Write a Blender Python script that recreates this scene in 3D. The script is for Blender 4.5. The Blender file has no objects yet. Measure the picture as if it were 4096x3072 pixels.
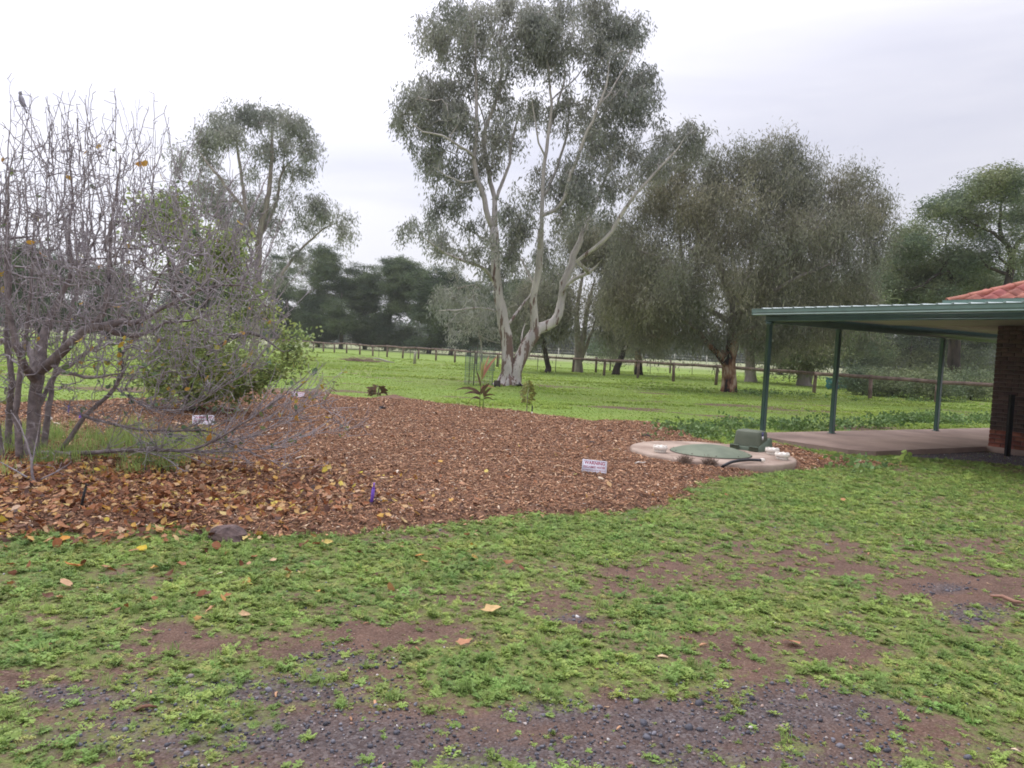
import bpy, math, random
import numpy as np
from mathutils import Matrix, Vector, Euler

# ------------------------------------------------------------------ camera, sky, sun, exposure
SC = bpy.context.scene
COL = SC.collection
PI = math.pi
FPX = 4096 * 26 / 36.0
PITCH = math.atan(148 / FPX); ROLL = 0.05; EYE = 1.6
fw = np.array([0, math.cos(PITCH), -math.sin(PITCH)])
_r0 = np.array([1.0, 0, 0]); _u0 = np.cross(_r0, fw)
RT = math.cos(ROLL) * _r0 + math.sin(ROLL) * _u0
UP = -math.sin(ROLL) * _r0 + math.cos(ROLL) * _u0
CAM = np.array([0, 0, EYE])
cam = bpy.data.cameras.new('camera'); cam.lens = 26; cam.sensor_width = 36; cam.clip_end = 3000; cam.clip_start = 0.05
camo = bpy.data.objects.new('camera', cam); COL.objects.link(camo)
M = Matrix(((RT[0], UP[0], -fw[0], 0), (RT[1], UP[1], -fw[1], 0), (RT[2], UP[2], -fw[2], EYE), (0, 0, 0, 1)))
camo.matrix_world = M
SC.camera = camo

SUN_EL = math.radians(48); SUN_AZ = math.radians(-40)      # azimuth from +Y, negative = left
w = bpy.data.worlds.new('World'); SC.world = w; w.use_nodes = True
nt = w.node_tree; nt.nodes.clear()
def N(t, **k):
    n = nt.nodes.new(t)
    for a, b in k.items(): setattr(n, a, b)
    return n
out = N('ShaderNodeOutputWorld'); mix = N('ShaderNodeMixShader'); mix.inputs[0].default_value = 0.9
sky = N('ShaderNodeTexSky', sky_type='NISHITA', sun_disc=False); sky.sun_elevation = SUN_EL; sky.sun_rotation = SUN_AZ
bg1 = N('ShaderNodeBackground'); bg1.inputs[1].default_value = 0.12
nt.links.new(sky.outputs[0], bg1.inputs[0])
bg2 = N('ShaderNodeBackground')
tc = N('ShaderNodeTexCoord'); sep = N('ShaderNodeSeparateXYZ'); nt.links.new(tc.outputs['Generated'], sep.inputs[0])
el = N('ShaderNodeMath', operation='MAXIMUM'); nt.links.new(sep.outputs[2], el.inputs[0]); el.inputs[1].default_value = 0.0
# overcast sky: brightness rises from horizon to zenith
pw = N('ShaderNodeMath', operation='POWER'); nt.links.new(el.outputs[0], pw.inputs[0]); pw.inputs[1].default_value = 2.2
cie = N('ShaderNodeMath', operation='MULTIPLY_ADD'); nt.links.new(pw.outputs[0], cie.inputs[0]); cie.inputs[1].default_value = 1.5; cie.inputs[2].default_value = 0.685
# broad glow of the sun behind the cloud
dt = N('ShaderNodeVectorMath', operation='DOT_PRODUCT'); nt.links.new(tc.outputs['Generated'], dt.inputs[0]); dt.inputs[1].default_value = (math.sin(SUN_AZ) * math.cos(SUN_EL), math.cos(SUN_AZ) * math.cos(SUN_EL), math.sin(SUN_EL))
dm = N('ShaderNodeMath', operation='MAXIMUM'); nt.links.new(dt.outputs['Value'], dm.inputs[0]); dm.inputs[1].default_value = 0.0
dp = N('ShaderNodeMath', operation='POWER'); nt.links.new(dm.outputs[0], dp.inputs[0]); dp.inputs[1].default_value = 5.0
cie2 = N('ShaderNodeMath', operation='MULTIPLY_ADD'); nt.links.new(dp.outputs[0], cie2.inputs[0]); cie2.inputs[1].default_value = 1.0; nt.links.new(cie.outputs[0], cie2.inputs[2]); cie = cie2
mp = N('ShaderNodeMapping'); mp.inputs['Scale'].default_value = (1.0, 1.0, 5.5); nt.links.new(tc.outputs['Generated'], mp.inputs[0])
ns = N('ShaderNodeTexNoise'); ns.inputs['Scale'].default_value = 1.7; ns.inputs['Detail'].default_value = 5; ns.inputs['Roughness'].default_value = 0.5; ns.inputs['Distortion'].default_value = 0.3
nt.links.new(mp.outputs[0], ns.inputs[0])
cr = N('ShaderNodeValToRGB'); cr.color_ramp.elements[0].position = 0.34; cr.color_ramp.elements[0].color = (0.80, 0.80, 0.93, 1)
cr.color_ramp.elements[1].position = 0.62; cr.color_ramp.elements[1].color = (1.0, 0.985, 1.07, 1)
nt.links.new(ns.outputs[0], cr.inputs[0]); nt.links.new(cr.outputs[0], bg2.inputs[0]); nt.links.new(cie.outputs[0], bg2.inputs[1])
nt.links.new(bg1.outputs[0], mix.inputs[1]); nt.links.new(bg2.outputs[0], mix.inputs[2]); nt.links.new(mix.outputs[0], out.inputs[0])

sl = bpy.data.lights.new('sun', 'SUN'); sl.energy = 1.5; sl.angle = math.radians(25); sl.color = (1.0, 0.97, 0.92)
so = bpy.data.objects.new('sun', sl); COL.objects.link(so)
sd = Vector((math.sin(SUN_AZ) * math.cos(SUN_EL), math.cos(SUN_AZ) * math.cos(SUN_EL), math.sin(SUN_EL)))
so.rotation_euler = sd.to_track_quat('Z', 'Y').to_euler()
vs = SC.view_settings; vs.view_transform = 'Standard'; vs.look = 'None'; vs.exposure = 0.22; vs.gamma = 1.0; vs.use_curve_mapping = False
SC.cycles.max_bounces = 6; SC.cycles.diffuse_bounces = 3; SC.cycles.transmission_bounces = 3; SC.cycles.volume_bounces = 1
SC.cycles.filter_width = 1.8

# ------------------------------------------------------------------ helpers
rng = np.random.default_rng(7)
S = 4096 / 2212.0
def ray(x, y): return fw * FPX + RT * (x - 2048) + UP * (1536 - y)
def G(x, y, z=0.0):
    d = ray(x, y); return CAM + d * ((z - EYE) / d[2])
def P(x, y, Y):
    d = ray(x, y); return CAM + d * (Y / d[1])
def pix(X, Y, Z=0.0):
    q = np.stack([X, Y, np.zeros_like(X) + Z - EYE], -1); k = q @ fw
    k = np.where(k > 0.05, k, 0.05)
    return 2048 + FPX * (q @ RT) / k, 1536 - FPX * (q @ UP) / k

def _h(ix, iy, iz, s):
    n = (ix.astype(np.int64) * 374761393 + iy.astype(np.int64) * 668265263 + iz.astype(np.int64) * 2147483647 + s * 974634777) & 0xffffffff
    n = ((n ^ (n >> 13)) * 1274126177) & 0xffffffff
    return ((n ^ (n >> 16)) & 0xffff) / 65535.0
def vn(x, y, z=None, s=0):
    z = np.zeros_like(x) if z is None else z
    x0, y0, z0 = np.floor(x), np.floor(y), np.floor(z)
    fx, fy, fz = x - x0, y - y0, z - z0
    fx, fy, fz = [t * t * (3 - 2 * t) for t in (fx, fy, fz)]
    r = 0
    for a in (0, 1):
        for b in (0, 1):
            for c in (0, 1):
                wgt = (fx if a else 1 - fx) * (fy if b else 1 - fy) * (fz if c else 1 - fz)
                r = r + wgt * _h(x0 + a, y0 + b, z0 + c, s)
    return r
def fbm(x, y, z=None, s=0, o=3):
    r, a, t = 0, 1.0, 0
    for i in range(o):
        r = r + a * vn(x * 2 ** i, y * 2 ** i, None if z is None else z * 2 ** i, s + i * 17); t += a; a *= 0.55
    return r / t
def sdist(X, Y, poly):
    """signed distance to polygon, positive inside"""
    poly = np.asarray(poly, float)[:, :2]; n = len(poly)
    ins = np.zeros(X.shape, bool); d = np.full(X.shape, 1e9)
    for i in range(n):
        ax, ay = poly[i]; bx, by = poly[(i + 1) % n]
        c = ((ay > Y) != (by > Y)) & (X < (bx - ax) * (Y - ay) / ((by - ay) + 1e-12) + ax); ins ^= c
        t = np.clip(((X - ax) * (bx - ax) + (Y - ay) * (by - ay)) / ((bx - ax) ** 2 + (by - ay) ** 2 + 1e-12), 0, 1)
        d = np.minimum(d, np.hypot(X - ax - t * (bx - ax), Y - ay - t * (by - ay)))
    return np.where(ins, d, -d)
def smooth(a, b, x):
    t = np.clip((x - a) / (b - a), 0, 1); return t * t * (3 - 2 * t)

def tag(o, label=None, cat=None, group=None, kind=None):
    if label: o['label'] = label
    if cat: o['category'] = cat
    if group: o['group'] = group
    if kind: o['kind'] = kind
    return o
def thing(name, label, cat, loc, rz=0.0, group=None):
    o = bpy.data.objects.new(name, None); COL.objects.link(o); o.empty_display_size = 0.2
    o.location = Vector([float(v) for v in loc]); o.rotation_euler = (0, 0, rz)
    return tag(o, label, cat, group)
def link(name, me, parent=None, local=False):
    o = bpy.data.objects.new(name, me); COL.objects.link(o)
    if parent is not None:
        o.parent = parent
        if not local:
            mm = Matrix.LocRotScale(parent.location, parent.rotation_euler, None)
            if parent.parent is not None:
                mm = Matrix.LocRotScale(parent.parent.location, parent.parent.rotation_euler, None)
            o.matrix_parent_inverse = mm.inverted()
    return o
def mesh(name, V, F, mat=None, sm=False):
    me = bpy.data.meshes.new(name)
    V = np.asarray(V, np.float32)
    Fs = F if isinstance(F, list) else [F]
    Fs = [np.asarray(f, np.int32) for f in Fs if len(f)]
    me.vertices.add(len(V)); me.vertices.foreach_set('co', V.ravel())
    nl = sum(f.size for f in Fs); me.loops.add(nl)
    me.loops.foreach_set('vertex_index', np.concatenate([f.ravel() for f in Fs]))
    st = np.concatenate([np.full(len(f), f.shape[1]) for f in Fs]); starts = np.concatenate([[0], np.cumsum(st)[:-1]])
    me.polygons.add(len(st)); me.polygons.foreach_set('loop_start', starts.astype(np.int32))
    if sm: me.polygons.foreach_set('use_smooth', np.ones(len(st), bool))
    me.update(calc_edges=True); me.validate()
    if mat is not None: me.materials.append(mat)
    return me
class MB:
    def __init__(s): s.V = []; s.F4 = []; s.F3 = []; s.n = 0
    def add(s, V, F4=None, F3=None):
        V = np.asarray(V, float)
        if F4 is not None and len(F4): s.F4.append(np.asarray(F4) + s.n)
        if F3 is not None and len(F3): s.F3.append(np.asarray(F3) + s.n)
        s.V.append(V); s.n += len(V); return s
    def box(s, x0, x1, y0, y1, z0, z1, bev=0.0):
        if bev > 0:
            c = [(x0, x1), (y0, y1), (z0, z1)]
            V = []; idx = {}
            import itertools
            for sx, sy, sz in itertools.product((0, 1), repeat=3):
                for ax in range(3):
                    p = [c[0][sx], c[1][sy], c[2][sz]]
                    for k, sg in enumerate((sx, sy, sz)):
                        if k != ax: p[k] += bev if sg == 0 else -bev
                    idx[(sx, sy, sz, ax)] = len(V); V.append(p)
            # ax: vertex lies on face perpendicular to axis ax
            F4 = []; F3 = []
            for ax in range(3):
                a, b = [k for k in range(3) if k != ax]
                for sg in (0, 1):
                    q = []
                    for (i, j) in ((0, 0), (1, 0), (1, 1), (0, 1)):
                        k = [0, 0, 0]; k[ax] = sg; k[a] = i; k[b] = j; q.append(idx[(*k, ax)])
                    flip = (sg == 0) ^ (ax == 1)
                    F4.append(q[::-1] if flip else q)
            for ax in range(3):          # edges parallel to ax between faces a,b
                a, b = [k for k in range(3) if k != ax]
                for i in (0, 1):
                    for j in (0, 1):
                        k0 = [0, 0, 0]; k0[a] = i; k0[b] = j; k1 = list(k0); k1[ax] = 1
                        F4.append([idx[(*k0, a)], idx[(*k1, a)], idx[(*k1, b)], idx[(*k0, b)]])
            for t in itertools.product((0, 1), repeat=3): F3.append([idx[(*t, 0)], idx[(*t, 1)], idx[(*t, 2)]])
            return s.add(V, F4, F3)
        V = [(x0, y0, z0), (x1, y0, z0), (x1, y1, z0), (x0, y1, z0), (x0, y0, z1), (x1, y0, z1), (x1, y1, z1), (x0, y1, z1)]
        return s.add(V, [(3, 2, 1, 0), (4, 5, 6, 7), (0, 1, 5, 4), (1, 2, 6, 5), (2, 3, 7, 6), (3, 0, 4, 7)])
    def tube(s, pts, r, n=6, cap=True):
        pts = np.asarray(pts, float); m = len(pts); r = np.broadcast_to(np.asarray(r, float), (m,))
        t = np.gradient(pts, axis=0); t /= np.linalg.norm(t, axis=1)[:, None] + 1e-9
        ref = np.array([0.31, 0.95, 0.05]) if abs(t[0][2]) > 0.5 else np.array([0.02, 0.05, 1.0])
        a = np.cross(t, ref); a /= np.linalg.norm(a, axis=1)[:, None] + 1e-9; b = np.cross(t, a)
        an = np.arange(n) * 2 * PI / n
        V = pts[:, None] + (a[:, None] * np.cos(an)[None, :, None] + b[:, None] * np.sin(an)[None, :, None]) * r[:, None, None]
        i = np.arange(m - 1)[:, None] * n; j = np.arange(n)[None]; k = (j + 1) % n
        F = np.stack([i + j, i + k, i + n + k, i + n + j], -1).reshape(-1, 4)
        V = V.reshape(-1, 3); F3 = []
        if cap:
            V = np.concatenate([V, pts[:1], pts[-1:]]); c0, c1 = m * n, m * n + 1
            F3 = [(c0, (q + 1) % n, q) for q in range(n)] + [(c1, (m - 1) * n + q, (m - 1) * n + (q + 1) % n) for q in range(n)]
        return s.add(V, F, F3)
    def lathe(s, prof, n=24, c=(0, 0, 0)):
        prof = np.asarray(prof, float); an = np.arange(n) * 2 * PI / n
        V = np.stack([prof[:, None, 0] * np.cos(an), prof[:, None, 0] * np.sin(an), np.repeat(prof[:, 1:2], n, 1)], -1) + np.array(c)
        m = len(prof); i = np.arange(m - 1)[:, None] * n; j = np.arange(n)[None]; k = (j + 1) % n
        return s.add(V.reshape(-1, 3), np.stack([i + j, i + k, i + n + k, i + n + j], -1).reshape(-1, 4))
    def build(s, name, mat=None, parent=None, local=False, sm=False, kind=None):
        me = mesh(name, np.concatenate(s.V), [np.concatenate(f) for f in (s.F4, s.F3) if f], mat, sm)
        o = link(name, me, parent, local)
        if kind: o['kind'] = kind
        return o

# materials
def mat(name, col, rough=0.85, var=0.25, scale=8.0, bump=0.3, bscale=None, col2=None, trans=0.0, rand=0.0, spec=0.3, metal=0.0, stretch=None, bdist=0.01):
    m = bpy.data.materials.new(name); m.use_nodes = True; t = m.node_tree; t.nodes.clear()
    def n(ty, **k):
        q = t.nodes.new(ty)
        for a, b in k.items(): setattr(q, a, b)
        return q
    o = n('ShaderNodeOutputMaterial'); bs = n('ShaderNodeBsdfPrincipled')
    bs.inputs['Roughness'].default_value = rough; bs.inputs['Specular IOR Level'].default_value = spec; bs.inputs['Metallic'].default_value = metal
    geo = n('ShaderNodeNewGeometry'); vec = geo.outputs['Position']
    if stretch:
        mpn = n('ShaderNodeMapping'); mpn.inputs['Scale'].default_value = stretch; t.links.new(vec, mpn.inputs[0]); vec = mpn.outputs[0]
    no = n('ShaderNodeTexNoise'); no.inputs['Scale'].default_value = scale; no.inputs['Detail'].default_value = 4; no.inputs['Roughness'].default_value = 0.6
    t.links.new(vec, no.inputs[0])
    c2 = col2 if col2 else tuple(c * (1 - var) for c in col); c1 = col if col2 else tuple(min(1, c * (1 + var)) for c in col)
    rp = n('ShaderNodeValToRGB'); rp.color_ramp.elements[0].position = 0.36; rp.color_ramp.elements[1].position = 0.64
    rp.color_ramp.elements[0].color = (*c2, 1); rp.color_ramp.elements[1].color = (*c1, 1); t.links.new(no.outputs[0], rp.inputs[0])
    cout = rp.outputs[0]
    if rand:
        oi = n('ShaderNodeObjectInfo'); hs = n('ShaderNodeHueSaturation')
        mr = n('ShaderNodeMapRange'); mr.inputs[3].default_value = 1 - rand; mr.inputs[4].default_value = 1 + rand
        t.links.new(oi.outputs['Random'], mr.inputs[0]); t.links.new(mr.outputs[0], hs.inputs['Value'])
        wn = n('ShaderNodeTexWhiteNoise', noise_dimensions='1D'); t.links.new(oi.outputs['Random'], wn.inputs['W'])
        mh = n('ShaderNodeMapRange'); mh.inputs[3].default_value = 0.5 - 0.05 * rand; mh.inputs[4].default_value = 0.5 + 0.05 * rand
        t.links.new(wn.outputs[0], mh.inputs[0]); t.links.new(mh.outputs[0], hs.inputs['Hue'])
        t.links.new(cout, hs.inputs['Color']); cout = hs.outputs[0]
    t.links.new(cout, bs.inputs['Base Color'])
    if bump:
        nb = n('ShaderNodeTexNoise'); nb.inputs['Scale'].default_value = bscale or scale * 3; nb.inputs['Detail'].default_value = 5; t.links.new(vec, nb.inputs[0])
        bp = n('ShaderNodeBump'); bp.inputs['Strength'].default_value = bump; bp.inputs['Distance'].default_value = bdist; t.links.new(nb.outputs[0], bp.inputs['Height']); t.links.new(bp.outputs[0], bs.inputs['Normal'])
    if trans:
        tr = n('ShaderNodeBsdfTranslucent'); t.links.new(cout, tr.inputs[0]); mx = n('ShaderNodeMixShader'); mx.inputs[0].default_value = trans
        t.links.new(bs.outputs[0], mx.inputs[1]); t.links.new(tr.outputs[0], mx.inputs[2]); t.links.new(mx.outputs[0], o.inputs[0])
    else: t.links.new(bs.outputs[0], o.inputs[0])
    return m
def ramp_mat(name, stops, rough=0.8, trans=0.0, spec=0.3, val=0.2):
    """colour picked per instance from a constant ramp"""
    m = bpy.data.materials.new(name); m.use_nodes = True; t = m.node_tree; t.nodes.clear()
    o = t.nodes.new('ShaderNodeOutputMaterial'); bs = t.nodes.new('ShaderNodeBsdfPrincipled'); bs.inputs['Roughness'].default_value = rough; bs.inputs['Specular IOR Level'].default_value = spec
    oi = t.nodes.new('ShaderNodeObjectInfo'); rp = t.nodes.new('ShaderNodeValToRGB'); cr = rp.color_ramp; cr.interpolation = 'LINEAR'
    while len(cr.elements) < len(stops): cr.elements.new(0.5)
    for e, (p, c) in zip(cr.elements, stops): e.position = p; e.color = (*c, 1)
    t.links.new(oi.outputs['Random'], rp.inputs[0])
    geo = t.nodes.new('ShaderNodeNewGeometry'); no = t.nodes.new('ShaderNodeTexNoise'); no.inputs['Scale'].default_value = 60; t.links.new(geo.outputs['Position'], no.inputs[0])
    mr = t.nodes.new('ShaderNodeMapRange'); mr.inputs[1].default_value = 0.3; mr.inputs[2].default_value = 0.7; mr.inputs[3].default_value = 1 - val; mr.inputs[4].default_value = 1 + val; t.links.new(no.outputs[0], mr.inputs[0])
    hs = t.nodes.new('ShaderNodeHueSaturation'); t.links.new(mr.outputs[0], hs.inputs['Value']); t.links.new(rp.outputs[0], hs.inputs['Color'])
    t.links.new(hs.outputs[0], bs.inputs['Base Color'])
    if trans:
        tr = t.nodes.new('ShaderNodeBsdfTranslucent'); t.links.new(hs.outputs[0], tr.inputs[0]); mx = t.nodes.new('ShaderNodeMixShader'); mx.inputs[0].default_value = trans
        t.links.new(bs.outputs[0], mx.inputs[1]); t.links.new(tr.outputs[0], mx.inputs[2]); t.links.new(mx.outputs[0], o.inputs[0])
    else: t.links.new(bs.outputs[0], o.inputs[0])
    return m

# scattering of small uncountable pieces with geometry nodes
_groups = {}
def gn_group(key, meshes):
    if key in _groups: return _groups[key]
    col = bpy.data.collections.new('pieces_' + key)
    for i, me in enumerate(meshes):
        o = bpy.data.objects.new('piece_%s_%02d' % (key, i), me); col.objects.link(o)
    g = bpy.data.node_groups.new('scatter_' + key, 'GeometryNodeTree')
    g.interface.new_socket('Geometry', in_out='INPUT', socket_type='NodeSocketGeometry'); g.interface.new_socket('Geometry', in_out='OUTPUT', socket_type='NodeSocketGeometry')
    n = g.nodes; i_ = n.new('NodeGroupInput'); o_ = n.new('NodeGroupOutput')
    ci = n.new('GeometryNodeCollectionInfo'); ci.inputs['Collection'].default_value = col; ci.inputs['Separate Children'].default_value = True; ci.inputs['Reset Children'].default_value = True
    ip = n.new('GeometryNodeInstanceOnPoints'); ip.inputs['Pick Instance'].default_value = True
    def na(nm, ty):
        q = n.new('GeometryNodeInputNamedAttribute'); q.data_type = ty; q.inputs[0].default_value = nm; return q
    r = na('rot', 'FLOAT_VECTOR'); s = na('scl', 'FLOAT'); x = na('idx', 'INT')
    e2r = n.new('FunctionNodeEulerToRotation')
    L = g.links.new
    L(i_.outputs[0], ip.inputs['Points']); L(ci.outputs[0], ip.inputs['Instance']); L(x.outputs[0], ip.inputs['Instance Index'])
    L(r.outputs[0], e2r.inputs[0]); L(e2r.outputs[0], ip.inputs['Rotation']); L(s.outputs[0], ip.inputs['Scale']); L(ip.outputs[0], o_.inputs[0])
    _groups[key] = g; return g
def scatter(name, key, meshes, pts, rot, scl, parent=None, kind='stuff', seed=0):
    pts = np.asarray(pts, np.float32); n = len(pts)
    me = bpy.data.meshes.new(name); me.vertices.add(n); me.vertices.foreach_set('co', pts.ravel())
    a = me.attributes.new('rot', 'FLOAT_VECTOR', 'POINT'); a.data.foreach_set('vector', np.asarray(rot, np.float32).ravel())
    a = me.attributes.new('scl', 'FLOAT', 'POINT'); a.data.foreach_set('value', np.asarray(scl, np.float32))
    a = me.attributes.new('idx', 'INT', 'POINT'); a.data.foreach_set('value', np.random.default_rng(seed).integers(0, len(meshes), n).astype(np.int32))
    me.materials.append(meshes[0].materials[0])
    o = link(name, me, parent); md = o.modifiers.new('scatter', 'NODES'); md.node_group = gn_group(key, meshes)
    if kind: o['kind'] = kind
    return o

def leafset(name, n, spread, L, W, droop, m, seed, flat=0.35, up=0.0, twig=True, rnd=False):
    """a small spray: n folded leaves round the origin. droop: -z bias of leaf direction"""
    r = np.random.default_rng(seed); b = MB()
    base = r.normal(0, 1, (n, 3)) * np.array(spread) * 0.5
    d = r.normal(0, 1, (n, 3)); d[:, 2] = d[:, 2] * 0.6 - droop + up; d /= np.linalg.norm(d, axis=1)[:, None]
    s = np.cross(d, r.normal(0, 1, (n, 3))); s /= np.linalg.norm(s, axis=1)[:, None]
    nn = np.cross(d, s)
    ln = L * r.uniform(0.6, 1.3, (n, 1)); wd = W * r.uniform(0.7, 1.2, (n, 1))
    if rnd:
        V = np.stack([base, base + d * ln * 0.3 + s * wd + nn * wd * flat, base + d * ln * 0.75 + s * wd * 0.8 + nn * wd * flat, base + d * ln, base + d * ln * 0.75 - s * wd * 0.8 + nn * wd * flat, base + d * ln * 0.3 - s * wd + nn * wd * flat], 1).reshape(-1, 3)
        i = np.arange(n)[:, None] * 6
        b.add(V, np.concatenate([i + np.array([[0, 1, 2, 3]]), i + np.array([[0, 3, 4, 5]])]))
    else:
        V = np.stack([base, base + d * ln * 0.4 + s * wd * 0.5, base + d * ln + nn * ln * 0.12, base + d * ln * 0.4 - s * wd * 0.5 + nn * wd * flat], 1).reshape(-1, 3)
        i = np.arange(n)[:, None] * 4
        b.add(V, None, np.concatenate([i + np.array([[0, 1, 2]]), i + np.array([[0, 2, 3]])]))
    me = mesh(name, np.concatenate(b.V), [np.concatenate(f) for f in (b.F4, b.F3) if f], m)
    return me

# ------------------------------------------------------------------ terrain functions
F = lambda *p: np.array([G(a * S, b * S)[:2] for a, b in p])      # full-view picture points -> ground
MULCH = F((1930, 1006), (1700, 1017), (1560, 1030), (1520, 1052), (1480, 1070), (1400, 1090), (1300, 1112), (1200, 1120), (1100, 1126), (950, 1135), (860, 1150), (700, 1160), (560, 1166),
          (420, 1140), (300, 1135), (150, 1145), (-200, 1160), (-500, 1150), (-500, 900), (-100, 880), (150, 868), (400, 862), (540, 842), (640, 846), (700, 846), (780, 862), (850, 853), (940, 872), (1050, 884), (1150, 895), (1280, 911), (1400, 914), (1460, 922), (1510, 948), (1580, 968), (1650, 962), (1720, 968), (1790, 990))
DISC = G(2857, 1815, 0.13)[:2]; DISC = np.array([3.20, 11.64])
HX = np.array([5.03, 14.79]); E2 = np.array([math.cos(math.radians(30)), math.sin(math.radians(30))]); E1 = np.array([-E2[1], E2[0]])
def HW(x, y): return HX + E2 * x + E1 * y       # house frame -> world
SLAB = np.array([HW(-0.18, 0.2), HW(-0.16, -1.2), HW(-0.02, -2.0), HW(0.35, -2.28), HW(12, -2.28), HW(12, 0.35), HW(0.2, 0.35)])
def gz(X, Y):
    r = np.hypot(X, Y)
    z = 0.05 * (fbm(X * 0.35, Y * 0.35, s=3) - 0.5) + 0.02 * (fbm(X * 2.2, Y * 2.2, s=5) - 0.5)
    z = z * smooth(1.0, 4.0, r) + smooth(14, 40, r) * 0.18 * (fbm(X * 0.09, Y * 0.09, s=9) - 0.5)
    # low banks thrown up along the paddock fence on the left
    d = np.abs((Y - 58) + 0.9 * (X + 8)); z = z + 0.28 * np.exp(-(d / 2.2) ** 2) * smooth(-2, -7, X) * (0.5 + fbm(X * 0.3, Y * 0.3, s=31))
    dd = np.hypot(X - DISC[0], Y - DISC[1]); z = np.where(dd < 1.6, z * 0.0 - 0.0, z)
    sd_ = sdist(X, Y, SLAB); return np.where(sd_ > -0.15, np.minimum(z, 0.0), z)
def mulch_in(X, Y):
    return sdist(X, Y, MULCH) + 0.40 * (fbm(X * 1.3, Y * 1.3, s=21) - 0.5) + 0.22 * (vn(X * 6, Y * 6, s=22) - 0.5)
def blobs(X, Y, L):
    px, py = pix(X, Y); px = px / S; py = py / S; r = 0
    for (a, b, c, d) in L: r = np.maximum(r, np.exp(-(((px - a) / c) ** 2 + ((py - b) / d) ** 2)))
    return r
DIRT = [(850, 1375, 230, 26), (1150, 1290, 260, 36), (1450, 1235, 230, 36), (1830, 1200, 220, 40), (2080, 1270, 160, 60), (1560, 1400, 140, 40), (1850, 1420, 140, 40), (520, 1400, 160, 20), (380, 1370, 60, 16), (600, 1230, 40, 10), (1350, 1590, 200, 60), (2100, 1180, 80, 20), (1800, 1560, 200, 60), (820, 1600, 200, 60)]
GRAV = [(740, 1425, 110, 28), (520, 1490, 330, 40), (130, 1500, 170, 28), (600, 1590, 600, 70), (1180, 1540, 130, 40), (1450, 1570, 300, 70), (2110, 1330, 80, 26), (2040, 1275, 60, 14), (1700, 1540, 300, 60), (1180, 1640, 900, 50), (1240, 1340, 60, 10)]
LUSH = [(880, 1230, 220, 60), (1180, 1160, 200, 40), (600, 1240, 200, 60), (250, 1290, 280, 60), (1120, 1460, 200, 50), (1330, 1440, 150, 40), (2060, 1480, 170, 90), (200, 1200, 220, 40), (1700, 1060, 260, 40), (1300, 1180, 150, 30), (1500, 1320, 160, 30), (1700, 1310, 160, 30), (100, 1400, 160, 50)]
HGRAV = np.array([HW(0.9, -2.3), HW(2.3, -3.4), HW(2.9, -9), HW(4.3, -9), HW(4.3, -2.3)])
def ground_maps(X, Y):
    near = smooth(16, 11, Y)
    dirt = blobs(X, Y, DIRT) * near; grav = blobs(X, Y, GRAV) * near; lush = blobs(X, Y, LUSH) * near
    grav = np.maximum(grav, smooth(-0.25, 0.1, sdist(X, Y, HGRAV)))
    n1 = fbm(X * 1.3, Y * 1.3, s=41, o=4); n2 = fbm(X * 4.0, Y * 4.0, s=42, o=3)
    cov = 0.84 + 0.75 * (n1 - 0.5) + 1.0 * (n2 - 0.5) + 0.5 * (vn(X * 11, Y * 11, s=47) - 0.5) - 0.55 * dirt - 0.26 * grav + 0.42 * lush
    cov = cov - 0.9 * smooth(-0.25, 0.15, sdist(X, Y, HGRAV))
    cov = np.where(Y > 16, 1.0 - 0.6 * smooth(0.60, 0.74, fbm(X * 0.35, Y * 0.8, s=44)) * smooth(60, 20, Y), cov)
    return np.clip(cov, 0, 1.3), dirt, grav, lush

# ------------------------------------------------------------------ ground sheet
def axis_(lo, hi, a, n):
    s = np.linspace(math.asinh(lo / a), math.asinh(hi / a), n); return np.sinh(s) * a
gx = axis_(-900, 900, 5.0, 400); gy = np.concatenate([axis_(-60, 0, 4.0, 40)[:-1] + 2.5, 2.5 + axis_(0, 1400, 3.5, 380)])
GXm, GYm = np.meshgrid(gx, gy); GZm = gz(GXm, GYm)
dq = np.hypot(GXm, GYm); GZm = GZm * smooth(400, 120, dq) 
V = np.stack([GXm, GYm, GZm], -1).reshape(-1, 3); nx = len(gx); ny = len(gy)
i = (np.arange(ny - 1)[:, None] * nx + np.arange(nx - 1)[None]).ravel()
me = mesh('ground', V, np.stack([i, i + 1, i + nx + 1, i + nx], -1), None, True)
cov, dirt, grav, lush = ground_maps(GXm, GYm)
m = mulch_in(GXm, GYm)
dry = smooth(92, 110, GYm + 0.35 * GXm)                       # pale dry paddock beyond the rows of trees
dark = smooth(-0.3, 0.25, m)
a = me.attributes.new('cover', 'FLOAT_COLOR', 'POINT')
cc = np.stack([np.clip(cov, 0, 1), np.clip(grav, 0, 1), dry, smooth(9, 16, GYm)], -1).reshape(-1, 4).astype(np.float32)
a.data.foreach_set('color', cc.ravel())
gm = bpy.data.materials.new('grass_and_dirt'); gm.use_nodes = True; nt = gm.node_tree; nt.nodes.clear()
o_ = N('ShaderNodeOutputMaterial'); bs = N('ShaderNodeBsdfPrincipled'); bs.inputs['Roughness'].default_value = 0.95; bs.inputs['Specular IOR Level'].default_value = 0.15
at = N('ShaderNodeAttribute', attribute_name='cover'); sp = N('ShaderNodeSeparateColor'); nt.links.new(at.outputs['Color'], sp.inputs[0])
geo = N('ShaderNodeNewGeometry')
def noise(sc, det=5, ro=0.6, vec=None):
    q = N('ShaderNodeTexNoise'); q.inputs['Scale'].default_value = sc; q.inputs['Detail'].default_value = det; q.inputs['Roughness'].default_value = ro
    nt.links.new(vec or geo.outputs['Position'], q.inputs[0]); return q.outputs[0]
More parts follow.
